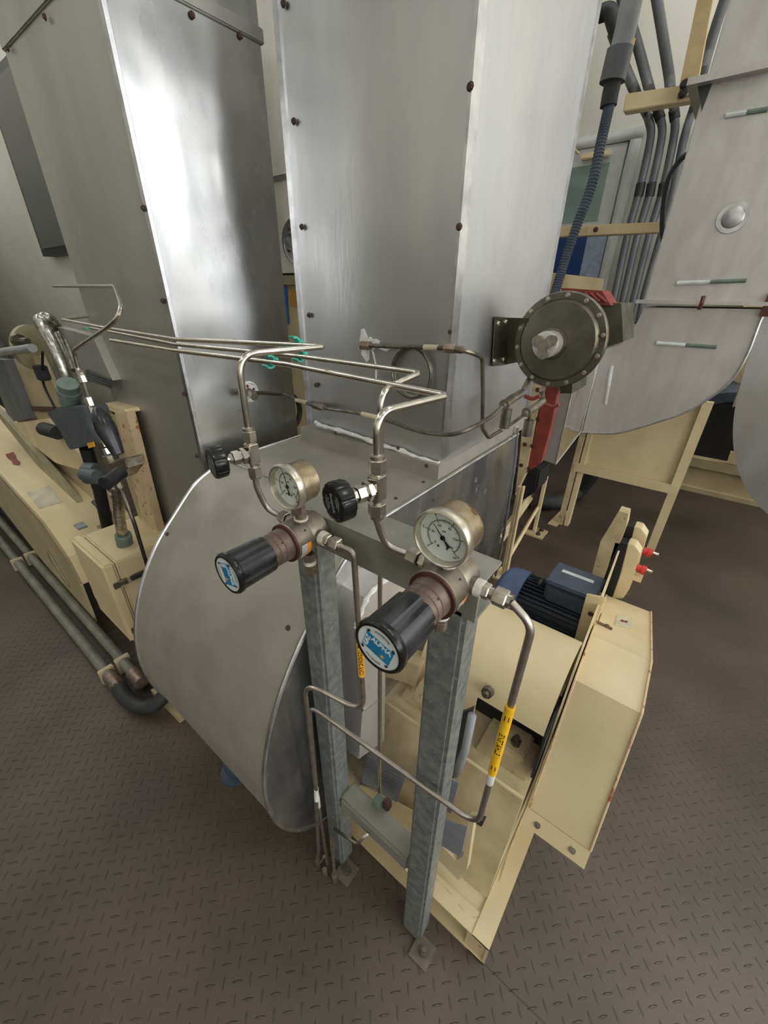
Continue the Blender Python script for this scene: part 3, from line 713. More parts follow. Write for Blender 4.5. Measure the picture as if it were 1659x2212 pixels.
for x0, x1 in ((RPx0, RPx1), (LPx0, LPx1)):
    pl = obj('foot_plate', box(B(), (x1-.012, PYa-.034, 0), (x1+.042, PYa+.022, .006)), 'plate_dirty', t)
    for q in ((x1+.018, PYa-.006),): obj('bolt', lathe(B(), (q[0], q[1], .007), (0, 0, 1), [(0, 0), (0, .013), (.003, .013), (.003, .010), (.011, .010), (.011, .006), (.02, .006), (.02, 0)], 6), 'tube_dark', pl)

# ================================================================== TUBES ON THE FRAME
def tubething(name, label, cat, paths, mat, group=None):
    t = thing(name, label, cat, paths[0][0][0], group)
    for pts, r, R in paths: obj('tube', tube(B(), fillet(pts, R) if R else smooth_path(pts), r, 14), mat, t)
    return t
# --- needle valve prototype, centred at the body centre, stem towards -X,-Y
def make_valve():
    t = thing('needle_valve', '', 'valve', (0, 0, 0))
    obj('valve_body', box(B(), (-.0085, -.0085, -.015), (.0085, .0085, .017), .0015), 'nickel_bright', t, local=True)
    for s in (-1, 1):
        z0 = s*.016
        b = B(); lathe(b, (0, 0, z0), (0, 0, s), [(0, 0), (0, .0060), (.004, .0060), (.004, 0)], 20)
        lathe(b, (0, 0, z0+s*.004), (0, 0, s), [(0, 0), (0, .0105), (.0006, .0110), (.0155, .0110), (.0162, .0104), (.0162, 0)], 6)
        lathe(b, (0, 0, z0+s*.020), (0, 0, s), [(0, 0), (0, .0085), (.0045, .0085), (.0055, .0065), (.0055, 0)], 20)
        obj('compression_nut', b, 'nickel', t, local=True)
    d = V((-.62, -.55, -.05)).normalized() if False else V((-.24, -.97, -.02)).normalized()
    b = B()
    lathe(b, d*.006, d, [(0, 0), (0, .0085), (.005, .0085), (.005, .0125), (.0105, .0125), (.0105, .008), (.014, .008), (.014, 0)], 6)
    lathe(b, d*.020, d, [(0, 0), (0, .0105), (.010, .0105), (.011, .008), (.015, .0065), (.015, 0)], 6)
    lathe(b, d*.032, d, [(0, 0), (0, .004), (.012, .004), (.012, 0)], 12)
    obj('bonnet_nut', b, 'nickel_bright', t, local=True)
    b = lathe(B(), d*.040, d, [(0, 0), (0, .011), (.002, .0208), (.004, .0232), (.018, .0238), (.021, .0225), (.022, .0200), (.0212, .0195), (.0212, 0)], 72, mod=lambda k: 1 if (k % 8) > 1 else .945)
    kn = obj('knob', b, 'black_gloss', t, local=True, ang=28)
    # moulded script on the face
    up_ = V((0, 0, 1)); xx = d.cross(up_)*-1; M4 = basis(d*.0625, d.cross(V((0, 0, 1))).normalized()*-1, (0, 0, 1))
    # z of the basis must point along d
    x_ = V((0, 0, 1)).cross(d).normalized()
    M4 = basis(d*.0615, (x_*.25+V((0, 0, 1))*-.97), (x_*.97+V((0, 0, 1))*.25))
    tb_ = text_bm('Swagelok', .0060, M4, .0003, bold=.00015)
    join(tb_, text_bm('OPEN', .0042, M4 @ Matrix.Translation((0, .0088, 0)), .0003)); join(tb_, text_bm('CLOSE', .0042, M4 @ Matrix.Translation((0, -.0088, 0)), .0003))
    for sg in (-1, 1):
        pts = [M4 @ V((math.cos(a)*.0132, sg*math.sin(a)*.0132, 0)) for a in [math.radians(v) for v in range(50, 131, 10)]]
        tube(tb_, pts, .0004, 5)
    obj('raised_lettering', tb_, 'ink_grey', kn, local=True)
    return t
vproto = make_valve()
V1 = V((-.515, .335, 1.331)); V2 = V((-.268, .333, 1.348))
vproto.location = V1
tag(vproto, 'needle valve with a black fluted knob on the tube above the left regulator'); vproto['group'] = 'needle valves'
v2 = copy_tree(vproto); v2.location = V2
v2['label'] = 'needle valve with a black fluted knob left of the right gauge'
v1 = vproto

# --- gauge + regulator prototype. origin = centre of the body, axis towards -Y
def make_regulator():
    t = thing('pressure_regulator', '', 'regulator', (0, 0, 0))
    ax = V((0, -1, 0))
    # body from y=+.045 (rail) to -.012
    b = lathe(B(), (0, .050, 0), ax, [(0, 0), (0, .022), (.004, .028), (.034, .0295), (.036, .0288), (.038, .0300), (.064, .0305), (.066, .029), (.066, 0)], 48)
    obj('body', b, 'bronze_grey', t, local=True)
    # flats: cheeks for the ports
    pb_ = B()
    cyl(pb_, (-.024, .028, .004), (-.036, .028, .004), .011, seg=20); cyl(pb_, (.024, .026, .002), (.034, .026, .002), .011, seg=20)
    cyl(pb_, (0, .020, .026), (0, .020, .033), .010, seg=20)
    obj('port_boss', pb_, 'bronze_grey', t, local=True)
    obj('clamp_ring', lathe(B(), (0, -.016, 0), ax, [(0, 0), (0, .0302), (.0035, .0302), (.0035, .026), (.0035, 0)], 48), 'rust_ring', t, local=True)
    obj('bonnet', lathe(B(), (0, -.019, 0), ax, [(0, 0), (0, .0255), (.004, .0255), (.006, .0248), (.014, .0248), (.0145, .0238), (.0165, .0238), (.017, .0248), (.024, .0246), (.0245, .0238), (.026, .0238), (.0265, .0243), (.040, .0243), (.040, 0)], 48), 'bronze', t, local=True)
    for p in ((.018, -.036, .0172), (.022, .004, .021)):
        obj('vent_hole', lathe(B(), p, (p[0], 0, p[2]), [(0, 0), (0, .0016), (.0004, .0016), (.0004, 0)], 10), 'ink', t, local=True)
    # knob
    def fl(k): 
        j = k % 12
        return .92 if j in (0, 1) else (.95 if j in (11, 2) else 1)
    kb = lathe(B(), (0, -.052, 0), ax, [(0, 0), (0, .024), (.0015, .0275), (.056, .0285), (.058, .0275), (.058, 0)], 72, mod=fl)
    kn = obj('knob', kb, 'black_plastic', t, local=True, ang=22)
    obj('knob_rim', lathe(B(), (0, -.106, 0), ax, [(0, 0), (0, .0288), (.002, .0302), (.007, .0302), (.0095, .0282), (.0095, .0252), (.0080, .0250), (.0080, 0)], 48), 'black_gloss', kn, local=True)
    lo = obj('round_label', lathe(B(), (0, -.1141, 0), ax, [(0, 0), (0, .0250), (.0006, .0250), (.0006, 0)], 48), 'label_white', kn, local=True)
    return t, kn
def knob_print(kn, rot):
    """blue emblem and lettering on the knob disc, turned by rot"""
    R = Matrix.Rotation(rot, 4, 'Z')
    M4 = basis((0, -.1148, 0), (1, 0, 0), (0, 0, 1)) @ R
    b = B(); prism(b, [M4 @ V(p) for p in ((-.0170, -.0105, 0), (.0170, -.0105, 0), (.0170, .0105, 0), (-.0170, .0105, 0))], M4.to_3x3() @ V((0, 0, .0004)))
    obj('blue_emblem', b, 'label_blue', kn, local=True)
    tx = text_bm('ALPHA', .0080, M4 @ Matrix.Translation((.0025, .0066, .0006)), .0003, bold=.0003)
    join(tx, text_bm('GAZ', .0074, M4 @ Matrix.Translation((-.0134, -.001, .0006)) @ Matrix.Rotation(PI/2, 4, 'Z'), .0003, bold=.0002))
    obj('emblem_lettering', tx, 'label_white', kn, local=True)
    b = B(); c = M4 @ V((.0075, -.0055, .0006)); lathe(b, c, (0, -1, 0), [(0, 0), (0, .0014), (.0004, .0014), (.0004, 0)], 12)
    for k in range(8):
        a = k*PI/4; b_ = [M4 @ V((.0075+math.cos(a)*r_, -.0055+math.sin(a)*r_, .0006)) for r_ in (.0019, .0030)]; tube(b, b_, .0002, 4)
    obj('emblem_sun', b, 'tape_orange', kn, local=True)
    def arcw(s, sg):
        def bend(p):
            a = p.x/.0200; r = .0200+p.y*sg
            return V((math.sin(a)*r, sg*math.cos(a)*r, 0)) if sg > 0 else V((math.sin(a)*(.0200-p.y), -math.cos(a)*(.0200-p.y), 0))
        return text_bm(s, .0042, M4 @ Matrix.Translation((0, 0, .0006)), .0002, bend)
    tx = arcw('INCREASE', 1); join(tx, arcw('DECREASE', -1))
    for a in (40, 140, 220, 320):
        a1, a2 = math.radians(a-5), math.radians(a+5)
        prism(tx, [M4 @ V((math.cos(q)*r_, math.sin(q)*r_, .0004)) for q, r_ in ((a1, .0192), (a2, .0192), (a2, .0216), (a1, .0216))], (0, -.0005, 0))
    obj('ring_lettering', tx, 'ink', kn, local=True)
def add_gauge(t, z, y, needle, x=0):
    gr = .0318
    c = V((x, y, z)); ax = V((0, -1, 0))
    obj('gauge_stem', (lambda b: (hexnut(b, (x, y+.012, z-gr-.016), (x, y+.012, z-gr-.001), .0095), lathe(b, (x, y+.012, .026), (0, 0, 1), [(0, 0), (0, .0085), (z-gr-.03, .0085), (z-gr-.03, 0)], 16))[0])(B()), 'bronze', t, local=True)
    obj('gauge_tape', lathe(B(), (x, y+.012, .0325), (0, 0, 1), [(0, 0), (0, .0108), (.0025, .0108), (.0025, 0)], 16), 'teflon', t, local=True)
    case = obj('gauge_case', lathe(B(), c+V((0, .030, 0)), ax, [(0, 0), (0, gr*.86), (.002, gr*.93), (.026, gr*.945), (.030, gr*.95), (.030, 0)], 56), 'gauge_case', t, local=True)
    obj('gauge_ring', lathe(B(), c, ax, [(-.001, gr*.95), (0, gr*1.01), (.002, gr*1.05), (.0095, gr*1.05), (.0125, gr*1.02), (.0132, gr*.97), (.0120, gr*.93), (.004, gr*.92), (.0, gr*.9), (-.001, gr*.95)], 56), 'gauge_ring', case, local=True)
    obj('dial', lathe(B(), c, ax, [(0, 0), (0, gr*.91), (.004, gr*.91), (.004, 0)], 56), 'dial', case, local=True)
    M4 = basis(c+V((0, -.0043, 0)), (1, 0, 0), (0, 0, 1))
    b = B(); R0 = gr*.60
    def A(f): return math.radians(225-270*f)
    pts = [M4 @ V((math.cos(A(k/60))*R0, math.sin(A(k/60))*R0, 0)) for k in range(61)]
    tube(b, pts, .00022, 4)
    for k in range(51):
        a = A(k/50); big = k % 10 == 0; mid = k % 5 == 0
        r0, r1 = R0, R0*(1.20 if big else 1.10 if mid else 1.06)
        rr = R0*(.86 if k % 10 == 5 or big else .94)
        tube(b, [M4 @ V((math.cos(a)*rr, math.sin(a)*rr, 0)), M4 @ V((math.cos(a)*r1, math.sin(a)*r1, 0))], .00022 if not big else .0004, 4)
    for k, s in enumerate(('0', '2', '4', '6', '8', '10')):
        a = A(k/5); join(b, text_bm(s, .0046, M4 @ Matrix.Translation((math.cos(a)*gr*.80, math.sin(a)*gr*.80, 0)), .0001))
    for k, s in enumerate(('0', '30', '60', '90', '120', '145')):
        a = A(k/5); join(b, text_bm(s, .0042, M4 @ Matrix.Translation((math.cos(a)*gr*.42, math.sin(a)*gr*.42, 0)), .0001))
    join(b, text_bm('psi', .004, M4 @ Matrix.Translation((0, gr*.22, 0)), .0001)); join(b, text_bm('bar', .0036, M4 @ Matrix.Translation((gr*.48, -gr*.62, 0)), .0001))
    for s in (-1, 1): lathe(b, M4 @ V((s*gr*.17, -gr*.40, 0)), ax, [(0, 0), (0, .0012), (.0005, .0012), (.0005, 0)], 10)
    obj('dial_marks', b, 'ink', case, local=True)
    b = B(); a = math.radians(needle); dr = V((math.cos(a), math.sin(a), 0)); pr_ = V((-math.sin(a), math.cos(a), 0))
    P = lambda u, v, w_=0: M4 @ (dr*u+pr_*v+V((0, 0, .002+w_)))
    prism(b, [P(-gr*.16, .0008), P(gr*.56, .0002), P(gr*.56, -.0002), P(-gr*.16, -.0008)], (0, -.0004, 0))
    prism(b, [P(-gr*.16, .0008), P(-gr*.40, .0024), P(-gr*.40, -.0024), P(-gr*.16, -.0008)], (0, -.0004, 0))
    lathe(b, P(0, 0), ax, [(0, 0), (0, .0030), (.0012, .0026), (.0012, 0)], 20)
    obj('needle', b, 'ink', case, local=True)
    obj('lens', lathe(B(), c+V((0, -.0092, 0)), ax, [(0, 0), (0, gr*.925), (.0012, gr*.925), (.0012, 0)], 48), 'glass_clear', case, local=True)
reg, kn = make_regulator()
R1 = V((-.424, .326, 1.219)); R2 = V((-.172, .330, 1.250))
reg2 = copy_tree(reg)
kn2 = [c for c in reg2.children if c.name.startswith('knob')][0]
tag(reg, 'left pressure regulator of tarnished metal with black knob and round gauge', None, 'pressure regulators'); tag(reg2, 'right pressure regulator of tarnished metal, the larger looking one, with gauge', None, 'pressure regulators')
knob_print(kn, math.radians(-75)); knob_print(kn2, math.radians(-18))
def reg_extra(t, tape_y, needle, gx, gz, gy):
    add_gauge(t, gz, gy, needle, gx)
    # left inlet fitting, right outlet fitting, bottom plug
    b = B(); hexnut(b, (-.036, .028, .004), (-.046, .028, .004), .0095); hexnut(b, (-.048, .028, .004), (-.064, .028, .004), .0112)
    obj('inlet_fitting', b, 'nickel', t, local=True)
    obj('outlet_tape', lathe(B(), (.033, .026, .002), (1, 0, 0), [(0, 0), (0, .0112), (.009, .0108), (.009, 0)], 20), 'teflon', t, local=True)
    b = B(); hexnut(b, (.041, .026, .002), (.050, .026, .002), .0100); cyl(b, (.050, .026, .002), (.056, .026, .002), .0075); hexnut(b, (.055, .026, .002), (.071, .026, .002), .0112); cyl(b, (.071, .026, .002), (.075, .026, .002), .0085)
    obj('outlet_fitting', b, 'nickel', t, local=True)
reg_extra(reg, 0, 103, .008, .092, -.002); reg_extra(reg2, 0, 132, .004, .076, -.006)
def plug(t, x, y, long):
    b = B(); hexnut(b, (x, y, -.027), (x, y, -.040), .0095)
    if long: hexnut(b, (x, y, -.045), (x, y, -.066), .0105)
    else: hexnut(b, (x, y, -.040), (x, y, -.055), .0085)
    obj('relief_plug', b, 'bronze', t, local=True)
    obj('plug_tape', lathe(B(), (x, y, -.040 if long else -.028), (0, 0, -1), [(0, 0), (0, .0102), (.006, .0102), (.006, 0)], 20), 'teflon', t, local=True)
plug(reg, .016, .012, True); plug(reg2, .008, -.006, False)
# warning sticker wrapped on the body
def sticker(t, a0, a1, y0, y1):
    for nm, ya, yb, mt in (('white_label', y0, (y0+y1)/2+.001, 'label_white'), ('orange_label', (y0+y1)/2+.001, y1, 'label_orange')):
        b = B(); rows = []
        for k in range(9):
            a = math.radians(a0+(a1-a0)*k/8); dv = V((math.cos(a), 0, math.sin(a)))*.0311
            rows.append((b.verts.new(dv+V((0, ya, 0))), b.verts.new(dv+V((0, yb, 0))), b.verts.new(dv*.985+V((0, ya, 0))), b.verts.new(dv*.985+V((0, yb, 0)))))
        for p, q in zip(rows, rows[1:]):
            b.faces.new((p[0], p[1], q[1], q[0])); b.faces.new((p[2], q[2], q[3], p[3]))
        bmesh.ops.recalc_face_normals(b, faces=b.faces)
        lo = obj(nm, b, mt, t, local=True)
        if nm == 'white_label':
            lb = B()
            for j in range(3):
                yy = ya+.002+j*.0028
                tube(lb, [V((math.cos(math.radians(a))*.0312, yy, math.sin(math.radians(a))*.0312)) for a in range(int(a0)-3, int(a1)+8, -4)], .00035, 4)
            obj('small_print', lb, 'ink_grey', lo, local=True)
sticker(reg, 8, -42, -.012, .006); sticker(reg2, -2, -34, -.011, .007)
reg.location = R1; reg2.location = R2

TR = .00475
# inlet tubes: valve -> regulator
def inlet(Vp, Rp, label):
    s = Vp+V((0, 0, -.040)); e = Rp+V((-.062, .028, .004))
    k = V((s.x, e.y, e.z+.018))
    pts = [s, V((s.x, s.y, e.z+.050)), V((s.x+.006, (s.y+e.y)/2, e.z+.012)), V((s.x+.030, e.y, e.z)), e]
    t = thing('steel_tube', label, 'tube', s, 'steel tubes')
    obj('tube', tube(B(), smooth_path(pts, 8), TR, 14), 'tube_dull', t)
    return t
inlet(V1, R1, 'short bent steel tube from the left needle valve down to the left regulator')
inlet(V2, R2, 'bent steel tube from the right needle valve down to the right regulator')
# supply tubes going up, back and away to the left
RB = .03
zt1 = 1.472
p_top = V((V1.x+.010, V1.y, zt1)); pb = ox(700, 750, V1.x+.012); yb1 = pb.y
far1 = oy(200, 700, .60)
def supply(label, pts, mat='tube_bright'):
    t = thing('steel_tube', label, 'tube', pts[0], 'long steel supply tubes')
    obj('tube', tube(B(), fillet(pts, [.03, .013, .012]), TR, 14), mat, t); return t
zt = 1.472
c1 = V((-.508, .335, 1.474)); c1b = ox(702, 749, -.508)
supply('upper steel tube looping up from the left valve and running back left', [V1+V((0, 0, .040)), V((-.512, .335, 1.474)), c1b, oy(380, 733, c1b.y+.005), oy(215, 706, c1b.y+.005), oy(135, 690, c1b.y+.01), oy(190, 683, c1b.y+.10)])
c2 = ox(810, 915, -.262); c2b = ox(967, 855, -.262)
supply('steel tube looping up from the right valve and running back left', [V2+V((0, 0, .040)), V((-.268, .333, c2.z+.008)), c2b, oy(620, 787, c2b.y), oy(375, 757, c2b.y), oy(240, 735, c2b.y)])
# third tube with its long drop to the cross rail
c3b = ox(908, 806, -.356); c3 = ox(828, 848, -.356)
supply('straight steel tube dropping behind the right valve to the cross rail', [oy(820, 1736, .45), V((-.356, .45, c3.z+.004)), c3b, oy(655, 771, c3b.y), oy(380, 744, c3b.y), oy(195, 708, c3b.y)], 'tube_bright')
# green clips on the runs
def clip(q, Y, label, rot=0):
    p = oy(*q, Y); t = thing('pipe_clip', label, 'pipe clip', p, 'green pipe clips')
    pts = [V((0, math.cos(a)*.0085, math.sin(a)*.0085)) for a in [math.radians(v) for v in range(-60, 240, 20)]]
    b = B()
    for i in range(len(pts)-1):
        pass
    ring_o = [V((-.008, math.cos(a)*.0122, math.sin(a)*.0122)) for a in [math.radians(-150+20*k) for k in range(14)]]
    ring_i = [V((-.008, math.cos(a)*.0085, math.sin(a)*.0085)) for a in [math.radians(-150+20*k) for k in range(14)]]
    prism(b, [p+v for v in ring_o+ring_i[::-1]], (.014, 0, 0))
    box(b, p+V((-.006, .008, -.006)), p+V((.008, .018, .006)), .0015)
    obj('clip_body', b, 'clip_green', t)
clip((634, 742), c1b.y+.004, 'green plastic pipe clip on the topmost long tube'); clip((645, 768), c3b.y, 'green plastic pipe clip on the middle long tube'); clip((580, 781), c2b.y, 'green plastic pipe clip on the lowest long tube'); clip((185, 704), c3b.y, 'dusty green pipe clip at the far left of the long tubes')

# outlet tubes
def sleeve(t, p0, p1, r, mat, txt, face, name='label_sleeve'):
    p0, p1 = V(p1), V(p0); L = (p1-p0).length; d = (p1-p0).normalized()
    so = obj(name, lathe(B(), p0, d, [(0, TR), (0, r), (L, r), (L, TR)], 24), mat, t)
    if txt:
        f = (C0-p0); f = (f-d*f.dot(d)).normalized(); y_ = f.cross(d)*1
        M4 = basis((p0+p1)/2, d, f.cross(d)) 
        def bend(p): a = p.y/r; return V((p.x, math.sin(a)*(r+.0003), math.cos(a)*(r+.0003)))
        tb_ = text_bm(txt, .0105, M4, .0001, bend, bold=.0002)
        for s in (-1, 1):
            q = [(s*L*.37-.005, -.003), (s*L*.37+.005, -.003), (s*L*.37+.005, .003), (s*L*.37-.005, .003)]
            vs = [M4 @ V((x, math.sin(y/r)*(r+.0004), math.cos(y/r)*(r+.0004))) for x, y in q]; tb_.faces.new([tb_.verts.new(v) for v in vs])
        obj('sleeve_lettering', tb_, 'ink', so)
    return so
o1s = R1+V((.075, .026, .002))
ya = o1s.y
q1 = oy(764, 1192, ya); q1b = oy(785, 1540, ya+.012); q1c = None
# bottom corner, then runs left and towards the viewer, then down
bot1 = oy(787, 1541, ya+.01)
lef1 = V((oz(685, 1860, .05).x, .325, 0)); 
L1 = oy(657, 1472, .325)
t = thing('steel_tube', 'steel outlet tube of the left regulator with an orange sleeve, bent down to the floor', 'tube', o1s, 'steel outlet tubes')
obj('tube', tube(B(), fillet([o1s, oy(764, 1192, ya), bot1, L1, oy(682, 1700, .325), oy(690, 1885, .325)], .036), TR, 14), 'tube_dull', t)
ua, ub = q1, bot1
def on(a, b, f): return a.lerp(b, f)
fA = (1378-1225)/(1541-1225); fB = (1458-1225)/(1541-1225)
def frac_for(a, b, ypx, Y0=None):
    lo_, hi_ = 0, 1
    for _ in range(40):
        mid = (lo_+hi_)/2; p = a.lerp(b, mid)-C0; v = cam_proj(p+C0)[1]
        if v < ypx: lo_ = mid
        else: hi_ = mid
    return a.lerp(b, lo_)
def cam_proj(p):
    c = p-C0; zc = -c.dot(CZ); return (PX+F_PX*c.dot(CX)/zc, PY-F_PX*c.dot(CY)/zc)
sleeve(t, frac_for(ua, ub, 1377), frac_for(ua, ub, 1458), .0063, 'tape_orange', 'HYDROGENE', None)
LL0, LL1 = oy(682, 1700, .325), oy(690, 1885, .325)
sleeve(t, oy(683, 1704, .325), oy(684, 1728, .325), .0058, 'tape_white', None, None, 'white_sleeve')
o2s = R2+V((.075, .026, .002)); ya = o2s.y
q2 = oy(1150, 1352, ya); bot2 = oy(1032, 1783, ya+.01)
L2 = oy(667, 1522, .339)
t = thing('steel_tube', 'steel outlet tube of the right regulator with a yellow sleeve, bent down to the floor', 'tube', o2s, 'steel outlet tubes')
obj('tube', tube(B(), fillet([o2s, oy(1150, 1352, ya), bot2, L2, oy(686, 1728, .339), oy(712, 1895, .339)], .036), TR, 14), 'tube_dull', t)
sleeve(t, frac_for(q2, bot2, 1524), frac_for(q2, bot2, 1668), .0066, 'label_yellow', 'ETHYLENE', None)
sleeve(t, frac_for(q2, bot2, 1669), frac_for(q2, bot2, 1690), .0058, 'tape_white', None, None, 'white_sleeve')
sleeve(t, oy(685, 1718, .339), oy(688, 1742, .339), .0058, 'tape_white', None, None, 'white_sleeve')
# bottom ends with little fittings
t = thing('drain_valve', 'small tarnished drain valve group hanging low beside the left post', 'valve', oz(705, 1880, 0))
b = B()
p = oy(716, 1818, .335); tube(b, [p, oy(719, 1850, .335), oy(724, 1900, .335)], .0045, 10)
hexnut(b, oy(717, 1815, .335), oy(718, 1836, .335), .007); hexnut(b, oy(722, 1888, .335), oy(724, 1903, .335), .009)
tube(b, [oy(680, 1858, .325), oy(692, 1862, .325), oy(700, 1850, .325)], .004, 8)
hexnut(b, oy(686, 1852, .325), oy(687, 1866, .325), .008); hexnut(b, oy(701, 1878, .325), oy(703, 1892, .325), .008)
obj('fitting', b, 'bronze', t)
o = obj('hook_tube', tube(B(), fillet([oy(722, 1790, .36), oy(772, 1824, .36), oy(795, 1800, .375)], .02), .0042, 12), 'tube_bright'); tag(o, 'small bright hooked tube below the cross rail by the left post', 'tube')
# tube clamp on the cross rail
t = thing('tube_clamp', 'pale tube clamp with a dark screw on the dusty cross rail', 'clamp', (-.3, .39, .387))
p = oy(818, 1735, .425)
obj('clamp_base', box(B(), p+V((-.014, -.012, -.010)), p+V((.012, .014, .014)), .003), 'green_grey', t)
obj('clamp_cap', box(B(), p+V((.012, -.004, .0)), p+V((.032, .016, .028)), .003), 'rust', t)

# ================================================================== SENSOR CABLES
def coil_cable(label, start, c, plane, R, turns, end_pts, r, mat='tube_dark', tilt=0):
    t = thing('sensor_cable', label, 'cable', start)
    pts = [start]
    if plane == 'x': fn = lambda a: c+V((.010*a/6.28, math.cos(a)*R*(1+.03*a/6.28), math.sin(a)*R*(1+.03*a/6.28)))
    else: fn = lambda a: c+V((math.cos(a)*R*(1+.03*a/6.28), -.008*a/6.28, math.sin(a)*R*(1+.03*a/6.28)))
    A0 = math.radians(100); n = int(24*turns)
    for k in range(n+1): pts.append(fn(A0-2*PI*turns*k/n))
    pts += end_pts
    obj('cable', tube(B(), smooth_path(pts, 3), r, 8), mat, t)
    return t
s1 = ox(545, 848, LX1+.05)
c = V(oy(617, 893, .955)); Rr = wpx(c, 43)
t = coil_cable('coiled grey sensor cable hanging beside the left duct and running right', s1, c, 'x', Rr, 2, [], wpx(c, 3.4), 'tube_dark')
b = B(); sp = ox(537, 846, LX1+.005)
cyl(b, sp, sp+V((.03, -.01, 0)), .012); hexnut(b, sp+V((.03, -.01, 0)), sp+V((.06, -.02, -.005)), .014)
obj('sensor_plug', b, 'tube_dark', t)
run = [c+V((0, 0, Rr)), oy(648, 866, .93), oy(700, 881, .90), oy(760, 890, .885), oy(830, 906, .885), oy(900, 930, .885), oy(965, 939, .86)]
xr_end = [ox(1010, 928, -.42), ox(1060, 900, -.42), ox(1085, 878, -.42)]
obj('cable_run', tube(B(), smooth_path(run+xr_end, 6), .0055, 10), 'tube_dark', t)
for q in (((640, 864), (662, 870)), ((782, 894), (815, 902))): obj('cable_marker', tube(B(), [oy(*q[0], .885 if q[0][0] > 700 else .935), oy(*q[1], .885 if q[0][0] > 700 else .92)], .0068, 10), 'tape_cream', t)
hb = B(); hexnut(hb, oy(678, 876, .93), oy(700, 881, .90), .011); obj('union_nut', hb, 'bronze', t)
c = oy(886, 806, DY0-.02); Rr = wpx(c, 52)
s2 = oy(790, 746, DY0-.01)
t = coil_cable('coiled dark sensor cable on the front of the middle duct', c+V((0, 0, Rr)), c, 'y', Rr, 2, [], wpx(c, 3.2), 'tube_dark')
run = [oy(782, 745, DY0-.02), oy(830, 748, DY0-.03), oy(900, 750, DY0-.03), oy(960, 752, DY0-.03), oy(1010, 758, DY0-.04)]
xe = [ox(1042, 772, -.45), ox(1043, 850, -.45), ox(1042, 925, -.45), ox(1055, 946, -.45), ox(1110, 912, -.45), ox(1135, 893, -.45)]
obj('cable_run', tube(B(), fillet(run+xe, .03), .0055, 10), 'tube_dark', t)
hb = B(); hexnut(hb, oy(780, 746, DY0-.02), oy(800, 747, DY0-.02), .012); obj('sensor_nut', hb, 'bronze', t); hb = B(); hexnut(hb, oy(960, 752, DY0-.03), oy(985, 754, DY0-.03), .011); hexnut(hb, oy(985, 754, DY0-.03), oy(1000, 756, DY0-.03), .0095); obj('union_nut', hb, 'bronze', t)
obj('cable_marker', tube(B(), [oy(916, 750, DY0-.03), oy(946, 751, DY0-.03)], .0065, 10), 'tape_cream', t)
for q in (((1082, 926), (1096, 919)),): obj('cable_marker', tube(B(), [ox(*q[0], -.45), ox(*q[1], -.45)], .0075, 10), 'tape_cream', t)

# ================================================================== DIAPHRAGM SWITCH
DYs = 1.25
c = oy(1204, 738, DYs)
t = thing('diaphragm_switch', 'round dark metal diaphragm switch with a bolted rim beside the middle duct', 'pressure switch', c)
Rd = wpx(c, 96)
ob = lathe(B(), c+V((0, .055, 0)), (0, -1, 0), [(0, 0), (0, Rd*.86), (.03, Rd*.9), (.032, Rd), (.040, Rd*1.01), (.052, Rd), (.055, Rd*.985), (.055, Rd*.86), (.060, Rd*.84), (.066, Rd*.80), (.068, 0)], 64)
obj('diaphragm_housing', ob, 'stainless_dark', t)
for k in range(14):
    a = 2*PI*k/14+.2; screw(t, c+V((math.cos(a)*Rd*.925, 0, math.sin(a)*Rd*.925)), (0, -1, 0), .0048, 'nickel', 'rim_bolt')
hc = oy(1190, 742, DYs-.014)
obj('hub_socket', lathe(B(), hc, (0, -1, 0), [(0, 0), (0, Rd*.34), (.003, Rd*.33), (.004, Rd*.28), (.004, 0)], 32), 'stainless_dark', t)
hb = obj('hub_barrel', lathe(B(), hc, (0, -1, 0), [(0, 0), (0, .034), (.048, .034), (.050, .031), (.050, 0)], 32), 'stainless', t)
kb = B()
e = hc+V((0, -.050, 0))
for k in range(3):
    a = 2*PI*k/3+.6; p = e+V((math.cos(a)*.020, 0, math.sin(a)*.020)); cyl(kb, p, p+V((0, -.012, 0)), .015, seg=18)
cyl(kb, e, e+V((0, -.016, 0)), .018, seg=6)
obj('hub_handle', kb, 'nickel', hb)
# bracket
pl = [ox(x, y, DX1+.004) for x, y in ((1068, 684), (1096, 686), (1091, 788), (1062, 791))]
bb = B(); prism(bb, pl, (.004, 0, 0))
p0, p3 = pl[1], pl[2]
prism(bb, [p0, p3, V((c.x-Rd*.45, p3.y+.0, c.z-Rd*.42)), V((c.x-Rd*.45, p0.y, c.z+Rd*.45))], (0, .004, 0))
obj('wall_bracket', bb, 'stainless_dark', t)
for q in ((1076, 699), (1092, 696), (1067, 779), (1087, 776)): screw(t, ox(q[0], q[1], DX1+.008), (1, 0, 0), .006, 'nickel_bright', 'bolt')
